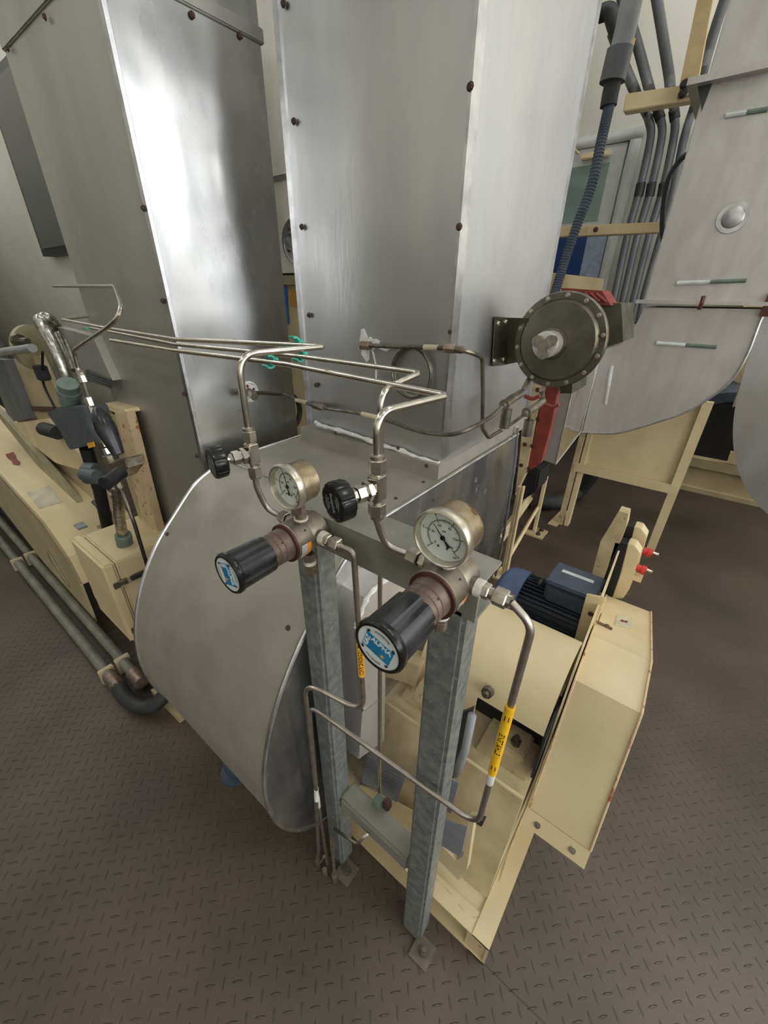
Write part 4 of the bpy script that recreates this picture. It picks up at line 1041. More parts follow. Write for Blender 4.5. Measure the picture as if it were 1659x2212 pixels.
# two small valves below it
for k, (pts, label, cap) in enumerate((
    (((1085, 878), (1105, 862), (1128, 848), (1143, 818)), 'small brass coloured shutoff valve hanging under the round switch, left one', (1092, 905)),
    (((1132, 894), (1155, 880), (1172, 866), (1170, 842)), 'small brass coloured shutoff valve hanging under the round switch, right one', (1140, 925)))):
    X = -.43 if k == 0 else -.42
    P_ = [ox(x, y, X) for x, y in pts]
    t = thing('shutoff_valve', label, 'valve', P_[0], 'small shutoff valves')
    b = B(); tube(b, [P_[0], P_[0].lerp(P_[1], .5)], .0085, 12); tube(b, [P_[0].lerp(P_[1], .35), P_[1], P_[2]], .0125, 14); tube(b, [P_[2], P_[3]], .0085, 12)
    cyl(b, P_[0].lerp(P_[1], .2), P_[0].lerp(P_[1], .3), .015)
    obj('valve_body', b, 'bronze_grey', t)
    cp_ = ox(*cap, X); b = B(); cyl(b, P_[1].lerp(P_[0], .5), cp_+V((0, 0, .028)), .006); cyl(b, cp_+V((0, 0, .028)), cp_+V((0, 0, -.026)), .015)
    obj('drain_cap', b, 'tube_dark', t)
    hp_ = ox(pts[2][0]+6, pts[2][1]+8, X)
    obj('lever', tube(B(), smooth_path([hp_, hp_+V((.025, .0, -.004)), hp_+V((.045, .0, .008))], 4), .006, 10), 'red_primer', t, label='faded pink lever')

# ================================================================== STAINLESS ELBOW AND ITS FAN
EY = 2.75
t = thing('elbow_duct', 'large stainless elbow duct coming down at the right and turning left', 'air duct', (-.2, EY, .8))
up_poly = [oy(x, y, EY) for x, y in ((1398, 652), (1420, 560), (1470, 378), (1530, 165))]
zfl = 1.518; xl_ = -.385; xr2 = .125
obj('upper_duct', box(B(), (-.395, EY, zfl), (.115, EY+.5, 5.9), .004), 'stainless', t)
arc_o = [(1655, 668), (1640, 700), (1615, 765), (1580, 822), (1530, 862), (1475, 893), (1400, 918), (1330, 936), (1258, 934)]
arc_i = [(1300, 757), (1340, 745), (1362, 722), (1380, 690), (1393, 664)]
lo_ = [oy(x, y, EY) for x, y in arc_o+arc_i]
obj('elbow', prism(B(), lo_, (0, .5, 0)), 'stainless', t)
obj('elbow_rim', tube(B(), smooth_path([oy(x, y, EY-.003) for x, y in arc_o], 5), .006, 8), 'seam', t)
obj('flange', box(B(), (-.43, EY-.035, zfl-.008), (.30, EY+.52, zfl+.008)), 'stainless', t)
obj('flange_clip', tube(B(), [oy(1520, 640, EY-.03), oy(1516, 655, EY-.04), oy(1510, 668, EY-.03)], .009, 8), 'rust_ring', t)
obj('flange_clip', box(B(), oy(1646, 668, EY-.03)-V((0, .0, .03)), oy(1665, 650, EY-.03)+V((.03, .02, .03))), 'rust_ring', t)
zf2 = oy(1580, 165, EY).z
obj('flange', box(B(), (-.46, EY-.05, zf2-.012), (.3, EY+.55, zf2+.012)), 'stainless', t)
obj('gusset', prism(B(), [oy(x, y, EY-.01) for x, y in ((1506, 182), (1538, 180), (1516, 238))], (0, .01, 0)), 'steel_dark', t)
for q, (p, s_) in enumerate((((1462, 612), (1612, 606)), ((1418, 741), (1548, 750)), ((1322, 790), (1308, 873)), ((1568, 250), (1659, 236)))):
    pa, pb_ = oy(*p, EY-.002), oy(*s_, EY-.002)
    b = tube(B(), [pa, pa.lerp(pb_, .5)], .010, 8); o = obj('stiffener', b, 'label_white', t)
    obj('stiffener', tube(B(), [pa.lerp(pb_, .5), pb_], .009, 8), 'green_grey' if q != 2 else 'stainless', t)
p = oy(1583, 470, EY)
obj('plug_cap', lathe(B(), p, (0, -1, 0), [(0, 0), (0, .062), (.006, .060), (.006, .042), (.016, .038), (.02, .02), (.022, 0)], 28), 'seam', t)
# box section
XE = -.541
t = thing('inlet_box', 'polished stainless inlet box left of the elbow duct, mirror bright side', 'air duct', (XE, 2.3, .6))
yb_ = 2.25
Pn = [oy(x, y, yb_) for x, y in ((1207, 760), (1247, 820), (1205, 1003), (1172, 998))]
y0b = 2.36
zbl = oy(1200, 1003, y0b).z; xbr = oy(1200, 1003, y0b).x
zfar = oy(1256, 932, EY).z; xfar = XE
ztop = 1.275
fb = [V((xbr, y0b, zbl)), V((xfar, EY, zfar-.005)), V((xfar, EY, ztop)), V((xbr, y0b, ztop))]
obj('side_sheet', prism(B(), fb, (-.004, .0, 0)), 'stainless_mirror', t)
fr = [V((xbr, y0b, zbl)), V((xbr, y0b, ztop)), oy(1165, 700, y0b+.02), V((oy(1172, 998, y0b).x, y0b+.02, zbl))]
fr[2] = V((fr[3].x, y0b+.02, ztop))
obj('front_sheet', prism(B(), fr, (0, .004, 0)), 'stainless', t)
obj('edge_fold', tube(B(), [V((xbr, y0b, zbl)), V((xbr, y0b, ztop))], .004, 6), 'seam', t)
obj('edge_fold', tube(B(), [V((xfar, EY-.004, zfar)), V((xfar, EY-.004, ztop))], .005, 6), 'seam', t)
obj('edge_fold', tube(B(), [V((xbr, y0b, zbl)), V((xfar, EY-.002, zfar))], .004, 6), 'stainless', t)
obj('box_back', prism(B(), [V((fr[3].x, y0b+.03, zbl)), V((xbr-.01, y0b+.03, zbl)), V((xfar-.02, EY, zfar)), V((fr[3].x-.3, EY, zfar))], (0, 0, ztop-zfar)), 'stainless', t)
# dark box behind the diaphragm switch
t = thing('damper_box', 'dark stainless damper box behind the round switch with a red finned top', 'damper', (-.4, 1.9, 1.3))
b = prism(B(), [oy(x, y, 2.05) for x, y in ((1215, 652), (1342, 655), (1346, 738), (1300, 752), (1240, 752), (1235, 850), (1210, 850))], (0, .25, 0))
obj('damper_body', b, 'stainless_dark', t)
rp = [oy(x, y, 2.0) for x, y in ((1212, 622), (1300, 628), (1320, 660), (1218, 655))]
b = prism(B(), rp, (0, .15, 0)); 
for k in range(7):
    p = rp[0].lerp(rp[1], (k+.7)/7.5)+V((0, -.008, -.012)); q = rp[3].lerp(rp[2], (k+.7)/7.5)+V((0, -.008, .012)); tube(b, [p, q], .006, 6)
obj('red_fins', b, 'red_primer', t)
# cream box behind
o = obj('control_cabinet', prism(B(), [oy(x, y, 3.0) for x, y in ((1185, 588), (1288, 600), (1282, 640), (1185, 640))], (0, .2, 0)), 'cream'); tag(o, 'cream steel cabinet top just above the red finned damper', 'cabinet')
o = obj('filter_cabinet', prism(B(), [oy(x, y, 3.05) for x, y in ((1340, 700), (1400, 705), (1360, 760), (1335, 760))], (0, .1, 0)), 'cream_dull'); tag(o, 'cream cabinet corner peeking over the inner bend of the elbow duct', 'cabinet')
# red + cream flange strip below
t = thing('fan_flange', 'red primer flange plate bolted beside a cream strip under the round switch', 'flange', (-.57, 2.1, .7))
Yr = 2.1
obj('red_plate', prism(B(), [oy(x, y, Yr) for x, y in ((1182, 830), (1205, 840), (1190, 920), (1168, 1000), (1134, 1024), (1150, 960), (1165, 890))], (0, .05, 0)), 'red_primer', t)
obj('cream_strip', prism(B(), [oy(x, y, Yr-.01) for x, y in ((1140, 830), (1165, 838), (1160, 890), (1138, 1015), (1112, 1070), (1122, 990), (1130, 900))], (0, .05, 0)), 'cream_dirty', t)
obj('belt_cover', prism(B(), [oy(x, y, 2.3) for x, y in ((1112, 1040), (1150, 1010), (1166, 1015), (1158, 1062), (1118, 1088))], (0, .2, 0), .01), 'black_matte', t)
for q in ((1134, 960), (1126, 1005), (1162, 905), (1150, 963), (1143, 1012), (1162, 842)): screw(t, oy(q[0], q[1], Yr-.01), (0, -1, 0), .009, 'rust_ring', 'bolt')

# elbow stand (legs)
def leg(t, p0, p1, wx, wy, mat='cream', name='leg'):
    p0, p1 = V(p0), V(p1)
    return obj(name, prism(B(), [p0+V((-wx/2, -wy/2, 0)), p0+V((wx/2, -wy/2, 0)), p0+V((wx/2, wy/2, 0)), p0+V((-wx/2, wy/2, 0))], p1-p0), mat, t)
t = thing('duct_stand', 'cream angle iron stand under the stainless elbow duct', 'stand', (-.27, 2.95, 0))
YL = 2.95
for q in ((1206, 1138), (1231, 1128)):
    pass
pl = oz(1216, 1136, 0)
zleg = oy(1250, 960, YL).z
obj('leg', box(B(), (pl.x-.045, YL-.02, 0), (pl.x-.01, YL+.01, .79)), 'cream_dirty', t)
obj('leg', box(B(), (pl.x+.0, YL-.01, 0), (pl.x+.03, YL+.05, .79)), 'cream', t)
pr2 = oz(1400, 1190, 0)
obj('leg', box(B(), (.015, YL-.02, 0), (.065, YL+.03, 1.02)), 'cream', t)
zc = oy(1300, 1015, YL).z
obj('cross_bar', box(B(), (pl.x-.03, YL-.025, zc-.045), (.06, YL+.0, zc+.012)), 'cream', t)
obj('skirt_panel', prism(B(), [(pl.x, YL+.01, zc), (.03, YL+.01, zc), (.03, YL+.01, 1.05), (-.10, YL+.01, .91), (-.25, YL+.01, .82), (-.40, YL+.01, .78), (pl.x, YL+.01, .775)], (0, .01, 0)), 'cream', t)
obj('foot_plate', prism(B(), [oz(x, y, 0) for x, y in ((1183, 1132), (1202, 1138), (1228, 1108), (1215, 1100))], (0, 0, .008)), 'cream_dirty', t)
# near stand left of it
t = thing('fan_stand', 'cream angle iron stand with brace and bolted foot plates beside the casing', 'stand', (-.65, 2.1, 0))
a0, a1 = oz(1088, 1245, 0), oz(1150, 1150, 0)
obj('leg', box(B(), (a0.x-.012, a0.y-.02, 0), (a0.x+.006, a0.y+.01, .62)), 'cream_dirty', t)
obj('leg', box(B(), (a0.x+.010, a0.y-.01, 0), (a0.x+.018, a0.y+.02, .62)), 'cream', t)
obj('leg', box(B(), (a1.x+.0, a1.y-.01, 0), (a1.x+.02, a1.y+.02, .45)), 'cream', t)
obj('leg', box(B(), (a1.x-.05, a1.y+.0, 0), (a1.x-.01, a1.y+.05, .45)), 'rust', t)
bz = [oy(1090, 1180, a0.y), oy(1162, 1085, a1.y)]
obj('brace', tube(B(), [V((a0.x+.01, a0.y, oy(1080, 1195, a0.y).z)), V((a1.x, a1.y, oy(1160, 1095, a1.y).z))], .012, 4), 'cream', t)
obj('brace', tube(B(), [V((a0.x-.1, a0.y+.1, .18)), V((a1.x-.08, a1.y+.1, .28))], .03, 4), 'cream_dirty', t)
for (fx, fy) in ((a0.x, a0.y), (a1.x, a1.y)):
    f = obj('foot_plate', box(B(), (fx-.05, fy-.06, 0), (fx+.09, fy+.07, .014)), 'cream_dirty', t)
    for s in ((.05, -.03), (.05, .04)): obj('bolt', lathe(B(), (fx+s[0], fy+s[1], .014), (0, 0, 1), [(0, 0), (0, .016), (.014, .016), (.014, .008), (.03, .008), (.03, 0)], 6), 'rust', f)
# black hose behind the stands
t = thing('black_hose', 'thick black hose looping over the floor behind the cream stands', 'hose', oz(1200, 1085, 0))
hp_ = [oy(1130, 1010, 3.1), oz(1120, 1060, .1), oz(1165, 1085, .05), oz(1210, 1083, .05), oz(1250, 1062, .06), oy(1280, 1025, 3.45), oy(1290, 995, 3.4)]
obj('hose', tube(B(), smooth_path(hp_, 8), .055, 14), 'rubber', t)

# ================================================================== FAR RIGHT: SECOND FAN AND MOTOR
t = thing('electric_motor', 'large dark blue motor on a cream base at the far right', 'electric motor', (.55, 4.7, 0))
mc = oy(1545, 930, 4.45)
rm = .37
obj('fan_cowl', lathe(B(), (mc.x+.06, mc.y, mc.z), (0, -1, 0), [(-.25, 0), (-.25, rm), (.05, rm), (.085, rm*.93), (.085, rm*.72), (.05, rm*.7), (.05, 0)], 48), 'motor_grey', t)
obj('cowl_grille', lathe(B(), (mc.x+.06, mc.y-.052, mc.z), (0, -1, 0), [(0, 0), (0, rm*.71), (.012, rm*.7), (.012, 0)], 40), 'black_matte', t)
obj('motor_body', lathe(B(), (mc.x+.06, mc.y+.25, mc.z), (0, 1, 0), [(0, 0), (0, rm*.86), (.5, rm*.86), (.5, 0)], 40, mod=lambda k: 1 if k % 2 else .93), 'motor_fins', t)
obj('terminal_box', box(B(), (mc.x+.06, mc.y+.1, mc.z+.34), (mc.x+.24, mc.y+.36, mc.z+.50), .02), 'motor_fins', t)
obj('motor_cable', tube(B(), smooth_path([oy(1523, 862, 4.4), oy(1535, 850, 4.5), oy(1555, 845, 4.55), oy(1565, 855, 4.55)], 5), .03, 8), 'rubber', t)
obj('motor_cradle', box(B(), (mc.x-.26, mc.y-.05, .28), (mc.x+.5, mc.y+.6, mc.z-.2)), 'motor_fins', t)
t = thing('fan_skid', 'dull cream base frame under the far dark blue motor', 'machine base', (.3, 4.7, 0))
b = B(); box(b, (-.2, 4.3, .22), (1.8, 5.2, .30)); box(b, (-.2, 4.33, .02), (1.8, 4.40, .26)); box(b, (-.2, 4.28, 0), (1.8, 4.42, .04))
obj('base_channel', b, 'cream_dull', t)
obj('label_plate', prism(B(), [oy(x, y, 4.29) for x, y in ((1487, 957), (1500, 960), (1496, 985), (1482, 982))], (0, -.01, 0)), 'cream', t)
obj('gusset', prism(B(), [oy(x, y, 4.3) for x, y in ((1578, 975), (1590, 978), (1592, 1005), (1570, 1000))], (0, .02, 0)), 'cream', t)
# aluminium scroll at the far right edge
t = thing('fan_casing', 'aluminium clad round fan casing cut off by the right edge', 'fan casing', (1.0, 3.2, 0))
Yf = 3.3
pts = [(1662, 640), (1648, 690), (1625, 750), (1602, 820), (1588, 880), (1583, 935), (1587, 985), (1600, 1030), (1622, 1072), (1650, 1103), (1700, 1135), (1800, 1130), (1900, 1000), (1900, 700), (1760, 560)]
P_ = [oy(x, y, Yf) for x, y in pts]
obj('side_plate', prism(B(), smooth_path(P_, 4), (.35, .45, 0)), 'aluminium', t, ang=30)
# narrow strip duct/wall post behind it
o = obj('cream_upright', prism(B(), [oy(x, y, 4.2) for x, y in ((1650, 700), (1662, 700), (1605, 870), (1582, 880), (1600, 830))], (0, .1, 0)), 'cream_dirty'); tag(o, 'slanting dirty cream upright left of the round far right casing', 'upright')
o = obj('wall_cabinet', box(B(), (.05, 5.2, .0), (1.5, 5.55, 1.75)), 'cream'); tag(o, 'pale cream cabinet behind the elbow duct and far motor', 'cabinet')

# ================================================================== CONDUITS AND STEELWORK UPPER RIGHT
def condu(label, pts, Y, rpx, mat='grey_pipe', R=.2, name='conduit', couplings=()):
    P_ = [oy(x, y, Y) for x, y in pts]; r = wpx(P_[-1], rpx)
    t = thing(name, label, 'conduit', P_[0], 'wall conduits')
    obj('pipe', tube(B(), fillet(P_, R), r, 12), mat, t)
    for (a, b) in couplings: obj('coupling', tube(B(), [oy(*a, Y), oy(*b, Y)], r*1.22, 12), 'rubber' if mat != 'grey_pipe_light' else 'grey_pipe', t)
    return t
YC = 5.35
zlow = 610
def condu4(label, up, low, cps, tag_=None):
    P_ = [oy(x, y, YC-.9) for i, (x, y) in enumerate(up)]+[oy(x, y, YC) for x, y in low]
    r = wpx(P_[-1], 6.6); t = thing('conduit', label, 'conduit', P_[-1], 'wall conduits')
    obj('pipe', tube(B(), smooth_path(P_, 6), r, 12), 'grey_pipe', t)
    for (a, b) in cps: obj('coupling', tube(B(), [oy(*a, YC), oy(*b, YC)], r*1.2, 12), 'rubber', t)
    return t
condu4('leftmost of the four parallel grey wall conduits', [(1322, 70), (1352, 150), (1373, 200)], [(1392, 238), (1402, 262), (1405, 300), (1382, 408), (1356, 506), (1330, 628), (1308, 735)], [((1385, 395), (1379, 425))])
t = condu4('second grey wall conduit from the left with a yellow sticker', [(1210, -400), (1345, 0), (1372, 80), (1394, 160), (1405, 200)], [(1418, 235), (1427, 258), (1429, 300), (1406, 408), (1378, 506), (1350, 628), (1332, 705)], [((1408, 395), (1403, 425)), ((1420, 238), (1427, 258))])
p = oy(1378, 106, YC-.97); obj('yellow_sticker', box(B(), p+V((-.075, -.055, -.04)), p+V((-.02, -.045, .045))), 'label_yellow', t)
condu4('third grey wall conduit from the left', [(1352, -400), (1418, -5), (1432, 80), (1446, 168), (1448, 200)], [(1455, 235), (1458, 262), (1455, 300), (1432, 408), (1403, 506), (1373, 628), (1352, 715)], [((1434, 395), (1429, 425)), ((1455, 236), (1458, 258))])
condu4('rightmost grey wall conduit close to the elbow duct', [(1716, -450), (1572, -20), (1548, 52), (1530, 112), (1516, 164)], [(1500, 225), (1478, 297), (1455, 408), (1429, 506), (1394, 628), (1372, 730)], [])
p = oy(1380, 108, YC-.16)
# big pipe + flexible conduit in front
Yg = 3.2
t = condu('thick light grey conduit coming down right of the middle duct', [(1450, -420), (1368, -20), (1352, 60), (1340, 110)], Yg, 22, mat='grey_pipe_light', couplings=(((1340, 105), (1322, 178)),))
P_ = [oy(x, y, Yg) for x, y in ((1324, 178), (1318, 205), (1314, 230))]
obj('rubber_boot', tube(B(), P_, wpx(P_[0], 17), 16), 'rubber', t)
fp = smooth_path([oy(x, y, Yg-.05*i) for i, (x, y) in enumerate(((1316, 228), (1300, 300), (1278, 400), (1245, 490), (1218, 570), (1196, 640)))], 26)
fo = obj('flexible_conduit', tube(B(), fp, wpx(fp[0], 10.5), 16, rf=lambda i, n: 1.07 if i % 2 else .93), 'motor_grey', t, label='ribbed grey flexible conduit')
t = condu('dark elbow pipe fitting at the top beside the middle duct', [(1296, 30), (1318, 22), (1330, 60), (1350, 110)], 4.4, 15, mat='rubber', R=.15)
# steel channels
t = thing('steel_bracket', 'cream steel channel carrying the wall conduits near the top right', 'bracket', oy(1420, 210, 5.0))
obj('channel', prism(B(), [oy(x, y, 4.3) for x, y in ((1352, 202), (1510, 178), (1506, 214), (1345, 241))], (0, .10, 0), .005), 'cream', t)
q_ = oy(1505, 196, 4.4); obj('support_arm', box(B(), (q_.x, 4.38, q_.z-.03), (q_.x+.06, YB, q_.z+.03)), 'cream', t)
t = thing('steel_post', 'tan steel post running up out of the picture at the top right', 'post', oy(1490, 200, 4.93))
obj('post_flange', prism(B(), [oy(x, y, 4.23) for x, y in ((1609, -500), (1632, -500), (1541, -10), (1503, 200), (1462, 212), (1508, -10))], (0, .05, 0)), 'tan_paint', t)
for q in ((1479, 182), (1475, 202)): screw(t, oy(q[0], q[1], 4.23), (0, -1, 0), .022, 'ink')
t = thing('steel_rail', 'cream steel rail crossing in front of the blue door', 'rail', oy(1300, 495, 3.6))
obj('channel', prism(B(), [oy(x, y, 3.6) for x, y in ((1190, 490), (1447, 478), (1447, 501), (1190, 513))], (0, .08, 0), .004), 'cream', t)
q_ = oy(1443, 490, 3.65); obj('support_arm', box(B(), (q_.x-.05, 3.66, q_.z-.03), (q_.x+.0, YB, q_.z+.03)), 'cream', t)
screw(t, oy(1287, 496, 3.6), (0, -1, 0), .016, 'rust')
o = obj('black_cable', tube(B(), smooth_path([oy(x, y, 3.3) for x, y in ((1494, 328), (1470, 345), (1445, 385), (1434, 440), (1431, 490), (1434, 528))], 6), wpx(oy(1440, 420, 3.3), 5.5), 10), 'rubber'); tag(o, 'curved black cable hanging beside the stainless elbow duct', 'cable')

# ================================================================== LEFT UNIT
YU = .30
# floor conduits
for k, (y0, z0, lab) in enumerate(((.215, .05, 'outer of the two grey conduits lying low along the left side'), (.285, .06, 'inner of the two grey conduits lying low along the left side'))):
    e = V((-1.66, y0, z0)) if k == 0 else V((-1.60, y0, z0))
    t = thing('floor_conduit', lab, 'conduit', e, 'conduits along the floor')
    obj('pipe', tube(B(), [V((-5.5, y0, z0)), e], .022, 14), 'conduit_floor', t)
    obj('coupling', tube(B(), [e-V((.02, 0, 0)), e+V((.07, 0, 0))], .03, 12), 'bronze', t)
    for xx in (-3.05, -1.72):
        obj('saddle', box(B(), (xx-.012, y0-.03, 0), (xx+.012, y0+.03, z0+.024), .003), 'cream_dull', t)
o = obj('flexible_hose', tube(B(), smooth_path([V((-1.60, .215, .05)), V((-1.50, .215, .045)), V((-1.40, .25, .05)), V((-1.37, .32, .10)), V((-1.42, .36, .20)), V((-1.5, .38, .28))], 8), .03, 16), 'rubber'); tag(o, 'short thick black hose looping up from the floor conduits', 'hose')
o = obj('base_angle', prism(B(), [oz(x, y, .03) for x, y in ((325, 1490), (352, 1478), (403, 1540), (385, 1552))], (0, 0, -.03)), 'cream_dirty'); tag(o, 'cream angle iron end on the floor by the left edge of the grey casing', 'angle iron')
# junction box
t = thing('junction_box', 'cream junction box with wire latches left of the grey scroll casing', 'junction box', oy(250, 1300, YU))
c0_ = oy(221, 1232, YU); c1_ = oy(285, 1392, YU)
xb = c0_.x; z1 = c0_.z+.01; z0 = c1_.z; zt_ = z1
xl2 = oy(165, 1172, YU).x
obj('box_body', box(B(), (xb-.30, YU+.045, z0+.02), (xb, YU+.40, zt_), .006), 'cream', t)
obj('box_lid', box(B(), (xb-.31, YU, z0+.01), (xb+.006, YU+.042, zt_+.004), .010), 'cream', t)
for zz in (zt_-.09, z0+.07):
    lt = B(); box(lt, (xb+.002, YU+.012, zz-.014), (xb+.010, YU+.06, zz+.014), .002)
    tube(lt, fillet([V((xb+.012, YU+.03, zz+.012)), V((xb+.016, YU+.075, zz+.008)), V((xb+.016, YU+.075, zz-.008)), V((xb+.012, YU+.03, zz-.012))], .004), .0015, 6)
    lo2 = obj('latch', lt, 'nickel', t)
    if zz > z0+.2: obj('latch_tab', box(B(), (xb+.006, YU+.07, zz-.004), (xb+.022, YU+.15, zz+.014), .003), 'steel_dark', lo2)
obj('hinge_tab', box(B(), (xb-.34, YU+.005, z0+.06), (xb-.28, YU+.02, z0+.10)), 'cream', t)
obj('box_leg', box(B(), (xb-.28, YU+.1, 0), (xb-.24, YU+.14, z0+.03)), 'cream_dull', t)
obj('box_leg', box(B(), (xb-.06, YU+.1, 0), (xb-.02, YU+.14, z0+.03)), 'cream_dull', t)
# long cream casing
t = thing('machine_housing', 'long cream burner housing at the far left with a red arrow mark', 'machine', oy(90, 1150, .27))
topf = .31
side = [oy(x, y, topf) for x, y in ((-160, 860), (0, 1030), (90, 1130), (142, 1205), (172, 1262), (205, 1345), (187, 1350), (105, 1229), (0, 1093), (-160, 915))]
obj('housing_side', prism(B(), side, (0, .012, 0)), 'cream_dull', t)
tops = [oy(x, y, topf) for x, y in ((-160, 860), (0, 1030), (90, 1130), (142, 1205), (172, 1262))]
bk = [p+V((0, .34, .0)) for p in tops]
b = B()
A = [b.verts.new(p) for p in tops]; D = [b.verts.new(p) for p in bk]; A2 = [b.verts.new(p-V((0, 0, .008))) for p in tops]; D2 = [b.verts.new(p-V((0, 0, .008))) for p in bk]
for i in range(4):
    b.faces.new((A[i], A[i+1], D[i+1], D[i])); b.faces.new((A2[i], D2[i], D2[i+1], A2[i+1])); b.faces.new((D[i], D[i+1], D2[i+1], D2[i])); b.faces.new((A[i], A2[i], A2[i+1], A[i+1]))
bmesh.ops.recalc_face_normals(b, faces=b.faces)
ht = obj('housing_top', b, 'cream', t)
def ontop(q):
    n_ = (tops[2]-tops[1]).cross(V((0, 1, 0))).normalized(); d_ = ray(*q); return C0+d_*((tops[1]-C0).dot(n_)/d_.dot(n_))
ab = B(); prism(ab, [ontop(q)+V((0, 0, .001)) for q in ((12, 982), (30, 977), (34, 991), (43, 998), (41, 1005), (28, 1003), (25, 995), (16, 989))], (0, 0, .002))
obj('arrow_mark', ab, 'red_primer', ht)
obj('paper_label', prism(B(), [ontop(q)+V((0, 0, .001)) for q in ((58, 1065), (105, 1050), (135, 1085), (85, 1100))], (0, 0, .002)), 'paper', ht)
obj('oval_handle', tube(B(), smooth_path([oy(x, y, topf-.004) for x, y in ((102, 1188), (118, 1215), (140, 1250), (150, 1268), (142, 1262), (125, 1240), (108, 1210), (102, 1188))], 4), .003, 6), 'olive_paint', t)
obj('hinge', box(B(), ontop((175, 1138))-V((.03, .02, 0)), ontop((175, 1138))+V((.03, .02, .01))), 'silver_plate', t)
o = obj('red_door', prism(B(), [oy(x, y, .36) for x, y in ((0, 1075), (35, 1085), (100, 1180), (60, 1200), (0, 1130))], (0, .02, 0)), 'red_primer'); tag(o, 'dark red panel in shadow under the long cream housing', 'panel')
o = obj('under_tray', prism(B(), [oy(x, y, .33) for x, y in ((-100, 980), (0, 1096), (105, 1232), (200, 1360), (190, 1375), (90, 1260), (0, 1150), (-100, 1040))], (0, .01, 0)), 'steel_dark'); tag(o, 'dark steel tray edge under the long cream housing', 'tray')
# upper cream structure
YP = .53
t = thing('equipment_rack', 'cream open sheet frame behind the regulator group at the far left', 'rack', oy(60, 850, YP))
obj('back_sheet', prism(B(), [oy(x, y, YP+.03) for x, y in ((6, 778), (85, 768), (150, 905), (240, 1100), (335, 1180), (330, 1230), (200, 1150), (120, 1040), (30, 900))], (0, .02, 0)), 'cream_dull', t)
obj('frame_rail', prism(B(), [oy(x, y, YP-.02) for x, y in ((25, 915), (100, 905), (190, 1000), (190, 1020), (120, 1000), (70, 960))], (0, .03, 0)), 'cream', t)
obj('frame_rail', prism(B(), [oy(x, y, YP-.04) for x, y in ((-60, 830), (0, 893), (110, 1018), (212, 1142), (205, 1152), (100, 1030), (0, 905), (-60, 842))], (0, .03, 0)), 'olive_paint', t)
obj('grey_post', prism(B(), [oy(x, y, YP-.01) for x, y in ((-20, 775), (8, 778), (60, 905), (22, 912), (-20, 800))], (0, .04, 0)), 'grey_pipe', t)
obj('hand_rail', tube(B(), [oy(x, y, YP-.05) for x, y in ((-60, 768), (70, 752))], .016, 12), 'grey_pipe_light', t)
obj('cover_plate', box(B(), (oy(205, 1150, .64).x-.3, .60, oy(205, 1150, .62).z-.12), (oy(330, 1180, .64).x, .70, oy(205, 1150, .62).z-.09)), 'cream', t)
# rusty cream panel
t = thing('edge_panel', 'upright cream panel with a rusty orange front edge', 'panel', (-1.65, .55, 0))
xpa = -1.65
ztp = oy(252, 893, .55).z
obj('panel_sheet', box(B(), (xpa-.13, .55, .3), (xpa+.0, .575, ztp)), 'cream_dull', t)
obj('rusty_edge', prism(B(), [oy(x, y, .545) for x, y in ((247, 893), (272, 890), (283, 930), (345, 1165), (347, 1215), (322, 1190), (300, 1090), (268, 970))], (0, .03, 0)), 'cream_rust', t, label='peach coloured edge with rust streaks')
obj('panel_cap', prism(B(), [oy(x, y, .55) for x, y in ((222, 872), (268, 885), (272, 893), (246, 896))], (0, .06, 0)), 'cream', t)
# instrument air group
YG = .5
def gt(b, pts, rpx, seg=14, sm=False):
    P_ = [oy(x, y, YG) for x, y in pts]; return tube(b, smooth_path(P_, 6) if sm else P_, wpx(P_[0], rpx), seg)
t = thing('braided_hose', 'thick braided steel hose arching over the left regulator group', 'hose', oy(150, 850, YG))
P_ = [oy(x, y, YG+.02) for x, y in ((150, 832), (138, 798), (118, 752), (96, 712), (88, 694))]
P2 = [oy(90, 691, YG+.03), oy(104, 688, YG+.05), oy(122, 710, YG+.08), oy(140, 750, YG+.08), oy(158, 800, YG+.07)]
obj('hose', tube(B(), smooth_path(P_+P2, 6), wpx(P_[0], 12), 18), 'braid', t)
obj('hose_socket', gt(B(), ((147, 828), (152, 870)), 20), 'green_grey', t)
obj('socket_ring', gt(B(), ((149, 842), (150, 850)), 23), 'green_grey', t)
t = thing('filter_regulator', 'grey filter regulator block with knobs under the braided hose', 'regulator', oy(150, 920, YG))
obj('block', prism(B(), [oy(x, y, YG-.03) for x, y in ((100, 892), (130, 878), (178, 880), (205, 960), (150, 972), (128, 930))], (0, .08, 0), .004), 'regulator_grey', t)
kp = oy(125, 935, YG-.01); obj('side_knob', cyl(B(), kp, kp+V((-.12, -.02, 0)), .031, seg=24), 'rubber', t)
obj('mount_bracket', prism(B(), [oy(x, y, YG+.05) for x, y in ((66, 878), (118, 880), (130, 892), (70, 888))], (0, .01, 0)), 'rust', t)
obj('yellow_tag', prism(B(), [oy(x, y, YG-.04) for x, y in ((190, 957), (203, 954), (206, 964), (194, 968))], (0, -.004, 0)), 'tape_orange', t)
ob = B(); gt(ob, ((186, 968), (215, 1060), (238, 1165)), 13); obj('drop_pipe', ob, 'black_matte', t)
kb2 = B(); gt(kb2, ((186, 1010), (206, 1020)), 16)
t = thing('round_gauge', 'small dusty round gauge beside the black drop pipe', 'gauge', oy(193, 1028, YG-.06))
p = oy(192, 1028, YG-.08)
obj('case', lathe(B(), p+V((.0, .03, 0)), (-.8, -.6, 0), [(0, 0), (0, .04), (.04, .042), (.045, .038), (.045, 0)], 28), 'regulator_grey', t)
t = thing('solenoid', 'dark blue solenoid valve body behind the black drop pipe', 'valve', oy(205, 1110, YG+.05))
